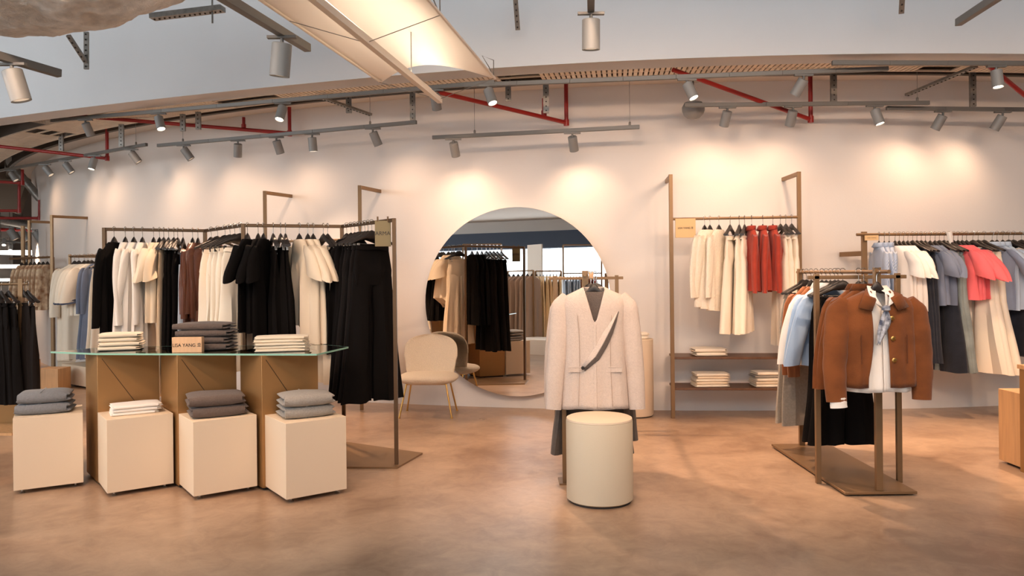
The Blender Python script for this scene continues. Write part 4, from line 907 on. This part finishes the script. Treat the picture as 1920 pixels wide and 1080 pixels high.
# ------------------------------------------------------------------ folded clothes
def folded(loc, rz, w, d, h, m, label, cat, group, name='folded_sweater', seed=0, belt=False, droop=.0):
    """a garment folded in layers; local x = width; fold rounded to -x side and front"""
    t = thing(name, label, cat, loc, rz, group); rnd = random.Random(seed)
    L = 2; hh = h/L
    for l in range(L):
        rings = []; n = 18; z0 = l*hh; dw = w*(1-.04*l*rnd.random())
        for i in range(n+1):
            u = math.sin(PI/2*(-1+2*i/n)); x = u*dw/2; e = math.sqrt(max(0, 1-abs(u)**5))
            hz = hh*(.06+.96*e); sag = -.35*hh*max(0, u)**2*l*(1 if droop else .4); ring = []; N = 20
            for j in range(N):
                a = 2*PI*j/N; cy, cz = sp(math.cos(a), .35), sp(math.sin(a), .8)
                dd = d/2*(1-.05*abs(u)**4)*(1+.02*math.sin(3*u+seed+l))
                ring.append(Vector((x, cy*dd, z0+hh/2+cz*hz/2*(1+.12*math.sin(4*u+seed)*(cz > 0)*l)+sag+.0)))
            rings.append(ring)
        MB().loft(rings).build('fold_layer', m, t)
    # rolled front fold joining the layers
    r = h*.47; MB().tube([(-w/2+.012, -d/2+.3*r, h/2), (-w*.2, -d/2+.15*r, h/2), (w*.25, -d/2+.3*r, h/2), (w/2-.03, -d/2+.5*r, h/2-.002)], [r*.85, r, r, r*.75], N=14, flat=1.0).build('front_fold', m, t)
    if belt: MB().box((-.02, 0, h/2), (.014, d*1.05, h*1.04)).build('tie_band', m, t, bevel=.006)
    return t
def stack(c, rz, n, w, d, h, m, desc, where, cat, name, group, belt=False, jit=.01, seed=1):
    for i in range(n):
        r = random.Random(seed*9+i); pos = {0: 'bottom', n-1: 'top'}.get(i, ORD[i+1]+' from bottom') if n > 1 else 'single'
        lab = '%s %s, %s of stack %s' % (desc, name.split('_')[-1], pos, where) if n > 1 else '%s %s' % (desc, where)
        folded((c[0]+r.uniform(-jit, jit), c[1]+r.uniform(-jit, jit), c[2]+i*h*.97), rz+r.uniform(-.05, .05), w*r.uniform(.96, 1.03), d, h, m if not isinstance(m, list) else m[i % len(m)], lab, cat, group, name, seed*5+i, belt)
def top_c(C, dx=0, dy=0): return (C[0]+dx, C[1]+dy, C[2])
stack(top_c(C1, -.02, .0), .40, 2, .35, .26, .080, F['greyk'], 'folded blue grey knit', 'on the leftmost cube', 'sweater', 'folded_sweater', 'folded blue grey knits', True, seed=1)
stack(top_c(C2, .0, -.0), .55, 3, .32, .22, .024, F['white'], 'folded white cotton', 'on the second cube', 'shirt', 'folded_shirt', 'folded white shirts', seed=2)
stack(top_c(C3, -.0, -.0), .45, 2, .39, .29, .080, F['browng'], 'folded brown grey knit', 'on the third cube', 'sweater', 'folded_sweater', 'folded brown grey knits', seed=3)
stack(top_c(C4, .0, .02), .45, 2, .35, .27, .084, F['greyl'], 'folded light grey knit', 'on the rightmost cube', 'sweater', 'folded_sweater', 'folded light grey knits', True, seed=4)
g1 = atZ(228, 655, GH); g2 = atZ(381, 656, GH); g3 = atZ(531, 657, GH)
stack((g1.x, g1.y, GH), .35, 4, .30, .22, .033, F['butter'], 'folded butter cream', 'left on the glass', 'shirt', 'folded_shirt', 'butter shirts at the left of the glass', seed=5)
stack((g2.x, g2.y+.06, GH), .1, 4, .40, .27, .052, F['browng'], 'folded dark grey knit', 'in the middle of the glass', 'sweater', 'folded_sweater', 'folded dark knits', seed=6)
stack((g3.x, g3.y, GH), .18, 5, .38, .22, .0225, F['butter'], 'folded butter cream', 'right on the glass', 'shirt', 'folded_shirt', 'butter shirts at the right of the glass', seed=7)
q = atZ(355, 660, GH); s = thing('sign_block', 'wooden sign block with dark lettering before the dark knits on glass', 'sign', (q.x, q.y-.02, GH), .0)
MB().box((0, 0, .055), (.215, .045, .11)).build('block', M_signwood, s, bevel=.002); text('lettering', 'LISA YANG 호', .034, M_ink, s, (0, -.0235, .052), (PI/2, 0, 0))
stack(CYL, .1, 2, .2, .18, .035, F['ivory'], 'folded ivory', 'on the tall cylinder plinth', 'shirt', 'folded_shirt', 'ivory shirts on plinth', seed=8)
n = wallnormal(Vector((2.3, 8, 0))); sh = [1.5+un(1263, 670)[1]*WR0[1]+.004, 1.5+un(1263, 728)[1]*WR0[1]+.004]
def shelfpt(px, k): a = atY(px, 668, 7.95); f = (a.x-WR0[0])/(WR1[0]-WR0[0]); y = WR0[1]+(WR1[1]-WR0[1])*f+.17; return (un(px, 668)[0]*y, y, sh[k])
stack(shelfpt(1329, 0), 0, 2, .34, .24, .042, F['ivory'], 'folded ivory', 'on the upper shelf', 'shirt', 'folded_shirt', 'ivory shirts on the upper shelf', seed=9)
stack(shelfpt(1331, 1), 0, 5, .36, .24, .029, [F['ivory'], F['cream']], 'folded cream', 'at left of the lower shelf', 'shirt', 'folded_shirt', 'cream shirts on the lower shelf left', seed=10)
stack(shelfpt(1440, 1), 0, 5, .34, .24, .032, [F['ivory'], F['cream'], F['ivory'], F['greyt']], 'folded cream', 'at right of the lower shelf', 'shirt', 'folded_shirt', 'cream shirts on the lower shelf right', seed=11)
# ------------------------------------------------------------------ lounge chair
def chair():
    q = atZ(804, 777, 0); t = thing('lounge_chair', 'cream boucle lounge chair with brass legs beside the round mirror', 'chair', (q.x, q.y, 0), math.radians(-3))
    # seat: rounded lens cushion
    N = 40
    def se(a, b, p, z, cy=0): return [Vector((a*sp(math.cos(2*PI*k/N), p), cy+b*sp(math.sin(2*PI*k/N), p), z)) for k in range(N)]
    MB().loft([se(.20, .17, .8, .335), se(.28, .24, .75, .35), se(.325, .275, .72, .385), se(.325, .275, .72, .41), se(.29, .245, .75, .44), se(.18, .15, .8, .45), se(.02, .02, 1, .452)]).build('seat', M_boucle, t, sub=1)
    # back: curved shell
    rings = []; n = 20
    for i in range(n+1):
        f = i/n; z = .40+.445*f; a = .285*(1-max(0, (f-.35)/.65)**3.0)**.5+.012 if f < 1 else .03
        a = .265+.045*math.sin(PI*min(1, f*1.3)*.5) if f < .45 else .31*math.sqrt(max(.004, 1-((f-.45)/.56)**3.8)); lean = .20+.07*f; ring = []
        m = 14; th = .035*(1-.5*f**3)
        for j in range(m+1): u = -1+2*j/m; ring.append(Vector((a*u, lean-.08*abs(u)**2.2*(1-.3*f)-th*math.sqrt(max(0, 1-u**4)), z)))
        for j in range(m-1, 0, -1): u = -1+2*j/m; ring.append(Vector((a*u, lean-.08*abs(u)**2.2*(1-.3*f)+th*math.sqrt(max(0, 1-u**4)), z)))
        rings.append(ring)
    MB().loft(rings).build('backrest', M_boucle, t, sub=1)
    for sx in (-1, 1):
        for sy in (-1, 1): 
            MB().tube([(sx*.21, sy*.15, .345), (sx*.275, sy*.22, .01)], .009, N=10).lathe([(.013, 0), (.013, .012)], (sx*.276, sy*.221, 0), 12).build('leg', M_gold, t)
    MB().tube([(-.21, -.15, .345), (.21, -.15, .345)], .008).tube([(-.21, .15, .345), (.21, .15, .345)], .008).tube([(-.21, -.15, .345), (-.21, .15, .345)], .008).tube([(.21, -.15, .345), (.21, .15, .345)], .008).build('under_frame', M_gold, t)
chair()
# ------------------------------------------------------------------ side furniture
a = atZ(1873, 866, 0); t = thing('oak_box', 'oak veneer display box at the right edge', 'display box', (a.x-.025, a.y-.49, 0), 0, 'boxes at the right'); MB().box((.30, .24, .295), (.55, .5, .55)).build('box_body', M_oak, t, bevel=.003); MB().box((.30, .24, .01), (.47, .42, .02)).build('plinth', M_shadowgap, t)
a = atZ(1913, 884, 0); t = thing('bronze_pedestal', 'bronze pedestal just showing at the right edge', 'pedestal', (a.x, a.y-.44, 0), 0, 'boxes at the right'); MB().box((.22, .22, .38), (.44, .44, .76)).build('panel_body', M_bpanel, t, bevel=.002); MB().box((.22, .22, .775), (.46, .46, .03)).build('top_panel', M_oak, t)
a = atZ(113, 722, 0); t = thing('low_platform', 'low white display platform under the left wall rail', 'platform', (a.x, a.y, 0), -.65); MB().box((.6, .27, .165), (1.2, .5, .27)).build('platform_body', M_cube, t, bevel=.003); MB().box((.6, .29, .015), (1.1, .42, .03)).build('plinth', M_shadowgap, t)
a = atZ(66, 712, 0); t = thing('shelf_cabinet', 'beige drawer cabinet below the print blouses at far left', 'cabinet', (a.x, a.y+.8, 0)); MB().box((.2, .2, .58), (.62, .5, 1.0)).build('cabinet_body', M_cube, t, bevel=.003); MB().box((.2, -.06, .50), (.60, .03, .18)).build('drawer', M_cube, t, bevel=.003); MB().box((.2, -.06, .29), (.60, .03, .20)).build('drawer', M_cube, t, bevel=.003); CAB = (a.x+.2, a.y+1.0, 1.08)
a = atZ(68, 735, 0); t = thing('wooden_crate', 'small wooden block box on the floor at far left', 'box', (a.x, a.y, 0)); MB().box((.14, .15, .15), (.30, .3, .30)).build('box_body', M_oak, t, bevel=.003)
stack(CAB, 0, 2, .28, .22, .05, F['white'], 'folded white', 'on the far left cabinet', 'shirt', 'folded_shirt', 'white shirts on the cabinet', seed=21)
a = atY(0, 790, 7.9); t = thing('bronze_pedestal', 'bronze panel pedestal behind the black skirts at left edge', 'pedestal', (a.x-.3, 7.95, 0), 0, 'bronze pedestals at the left'); MB().box((.2, .2, .32), (.48, .42, .62)).build('panel_body', M_bpanel, t, bevel=.002)
# ------------------------------------------------------------------ deep shop at far left
for i, (x, y, r) in enumerate(((-10.6, 17.5, .9), (-11.4, 17.5, .8), (-10.9, 17.2, .7))):
    t = thing('ring_lamp', 'glowing ring pendant far left, %s of three' % ('upper', 'middle', 'lower')[i], 'pendant lamp', (x, y, 2.05-.30*i), 0, 'ring pendants')
    N = 48; rg = []
    MB().loft([[Vector((rr*math.cos(2*PI*k/N), rr*math.sin(2*PI*k/N), zz)) for rr, zz in ((r, 0), (r+.06, 0), (r+.06, .06), (r, .06))] for k in range(N+1)], cap=False).build('ring', mat('ring_glow', (1, 1, 1, 1), .5, emit=((1, .93, .85), 3)), t)
    for k in range(3): MB().tube([(r*math.cos(k*2.1), r*math.sin(k*2.1), .05), (r*math.cos(k*2.1), r*math.sin(k*2.1), 2)], .006, N=5).build('cord', M_dark, t)
tag(MB().box((-8.7, 14.8, 1.5), (.28, .28, 3.0)).build('column', M_dark), 'dark column beside the ring pendants at far left', 'column')
def dpipe(pix, Ys, r, m, name, label, cat): tag(MB().tube([atY(x, y, Y) for (x, y), Y in zip(pix, Ys)], r, N=14).build(name, m), label, cat)
dpipe([(30, 318), (74, 372), (100, 384)], [14, 14, 14.5], .07, M_galv, 'ventilation_pipe', 'pale ventilation pipe bending at the wall corner', 'pipe')
dpipe([(-20, 408), (100, 432)], [17, 17], .09, M_galv, 'ventilation_pipe', 'pale horizontal ventilation pipe deep at far left', 'pipe')
dpipe([(-20, 430), (120, 433)], [17.5, 17.5], .04, M_red, 'sprinkler_pipe', 'red pipe deep at far left behind ventilation pipe', 'pipe')
a, b, c = atY(-20, 340, 13), atY(42, 343, 13), atY(42, 318, 13); pipe([a, b, c], 'red pipe with short riser at far left', .024)
a, b, c = atY(-20, 395, 13.4), atY(36, 395, 13.4), atY(36, 345, 13.4); pipe([a, b, c], 'red pipe with tall riser at far left', .024)
a, b, c = atY(-20, 409, 13.8), atY(74, 409, 13.8), atY(74, 375, 13.8); pipe([a, b, c], 'lowest red pipe with riser at far left', .024)
tag(MB().bar(atY(-40, 345, 15.5), atY(46, 368, 15.8), .5, .75).build('rectangular_duct', mat('duct_brown_grey', srgb(128, 112, 96), .6, .3)), 'long rectangular grey duct deep at far left', 'duct')
track([atY(-30, 448, 18), atY(110, 462, 18)], 'grey light track deep in the shop at far left', 'ceiling light tracks')
for i, (x, y) in enumerate(((20, 462), (48, 463), (75, 464), (8, 452))):
    lamp(atY(x, y-6, 17.9), (.3, -.6, -1), 'tiny glowing spotlight deep in the shop, %s from left' % ORD[(2, 3, 4, 1)[i]], 'spotlights deep in the shop', True, 2.5 if i < 3 else 0, 80)
for i, (x, y) in enumerate(((18, 432), (40, 434), (66, 436))):
    lamp(atY(x, y-6, 14), (.5, .2, -1), 'grey spotlight before the deep pipes, %s from left' % ORD[i+1], 'spotlights before the deep pipes', False, 1.5, 80, dia=.13, L=.2)
# perforated cable trays, far left and along the soffit
t = tag(MB().box((0, 0, 0), (2.8, .8, .05)).build('cable_tray', M_perf), 'wide perforated metal tray at upper left under the bulkhead', 'cable tray'); t.location = (-5.5, 10.15, 3.72); t.rotation_euler = (0, 0, .55-1.05)
# ------------------------------------------------------------------ behind the photographer (seen in the round mirror)
mo = Vector((mp.x+mn.x*.09, mp.y+mn.y*.09, 0))
def refl(px, D, py=None):
    a, b = un(px, py or 500); v = Vector((a*D, D, 0)); n = Vector((mn.x, mn.y, 0)); w = v-2*(v-mo).dot(n)*n; w.z = 1.5+b*D; return w
def back_rack(p0, p1, D0, D1, h, label, low=False):
    A, B = refl(p0, D0), refl(p1, D1); A.z = B.z = h; O = Vector((A.x, A.y, 0))
    t = thing('clothes_rack', label, 'clothes rack', O, 0, 'racks near the shop window'); MB().tube([A-O, B-O], .015).build('rail', M_bronze, t)
    for q in (A, B): square_post(t, up(q, 0)-O, up(q, 2.4 if not low else h)-O, .035)
    MB().bar(up(A, .02)-O, up(B, .02)-O, .35, .03).build('base_plate', M_bronze, t)
    MB().bar(up(A, 2.4)-O, up(B, 2.4)-O, .03).build('top_bar', M_bronze, t) if not low else None
    return A, B
def mrun(AB, n, desc, where, off=(.05, .95), yaw=0, **s):
    A, B = AB; d = (B-A).normalized(); rz = math.atan2(d.y, d.x)-PI/2
    for i in range(n):
        f = off[0]+(off[1]-off[0])*i/max(1, n-1); p = A.lerp(B, f)+Vector((0, 0, .015)); lab = '%s, %s of %s %s' % (desc, ORD[i+1], NUM[n], where)
        make_hanger(p, rz, 'black hanger of the '+lab); garment(s['kind'], s['m'], p, rz+random.Random(i).uniform(-.1, .1), lab, s['cat'], desc+' in mirror', seed=i*3+90, **{k: v for k, v in s.items() if k in ('L', 'hw', 'hemw', 'sleeve', 'name', 'amp', 'fold', 'collar', 'th')})
r1 = back_rack(952, 1000, 17.2, 16.6, 1.72, 'bronze rack with taupe dresses reflected in the mirror', True)
mrun(r1, 6, 'taupe long dress', 'seen in the mirror', kind='dress', m=F['taupe'], L=1.4, hw=.24, hemw=.28, cat='dress', name='dress', amp=.015)
r2 = back_rack(1004, 1052, 17.2, 17.2, 1.72, 'bronze rack with lace dresses reflected in the mirror', True)
mrun(r2, 8, 'beige lace dress', 'seen in the mirror', kind='dress', m=F['lace'], L=1.4, hw=.24, hemw=.30, cat='dress', name='lace_dress', amp=.02)
r3 = back_rack(1056, 1128, 19, 19, 1.7, 'bronze rack with blue shirts by the window in the mirror')
mrun(r3, 6, 'pale blue shirt', 'by the window in the mirror', (.03, .42), kind='shirt', m=F['paleblue'], L=.8, hw=.2, sleeve=LS, cat='shirt', name='shirt')
mrun(r3, 4, 'orange tan shirt', 'by the window in the mirror', (.45, .65), kind='shirt', m=F['suede2'], L=.75, hw=.2, sleeve=LS, cat='shirt', name='shirt')
mrun(r3, 3, 'red shirt', 'by the window in the mirror', (.70, .85), kind='shirt', m=F['red'], L=.7, hw=.2, sleeve=LS, cat='shirt', name='shirt')
r4 = back_rack(868, 940, 18.5, 18.5, 1.7, 'empty bronze rack frame by the window in the mirror')
a = refl(1020, 16, 600); t = thing('low_platform', 'white low platform near the window seen in the mirror', 'platform', (a.x, a.y, 0), .2); MB().box((0, 0, .15), (2.2, .9, .3)).build('platform_body', M_white, t, bevel=.003)
a = refl(1003, 20.5); t = thing('tall_mirror', 'tall white framed mirror near the window seen in the round mirror', 'mirror', (a.x, a.y, 0), .5); MB().box((0, 0, 1.25), (.6, .04, 2.5)).build('frame', M_white, t)
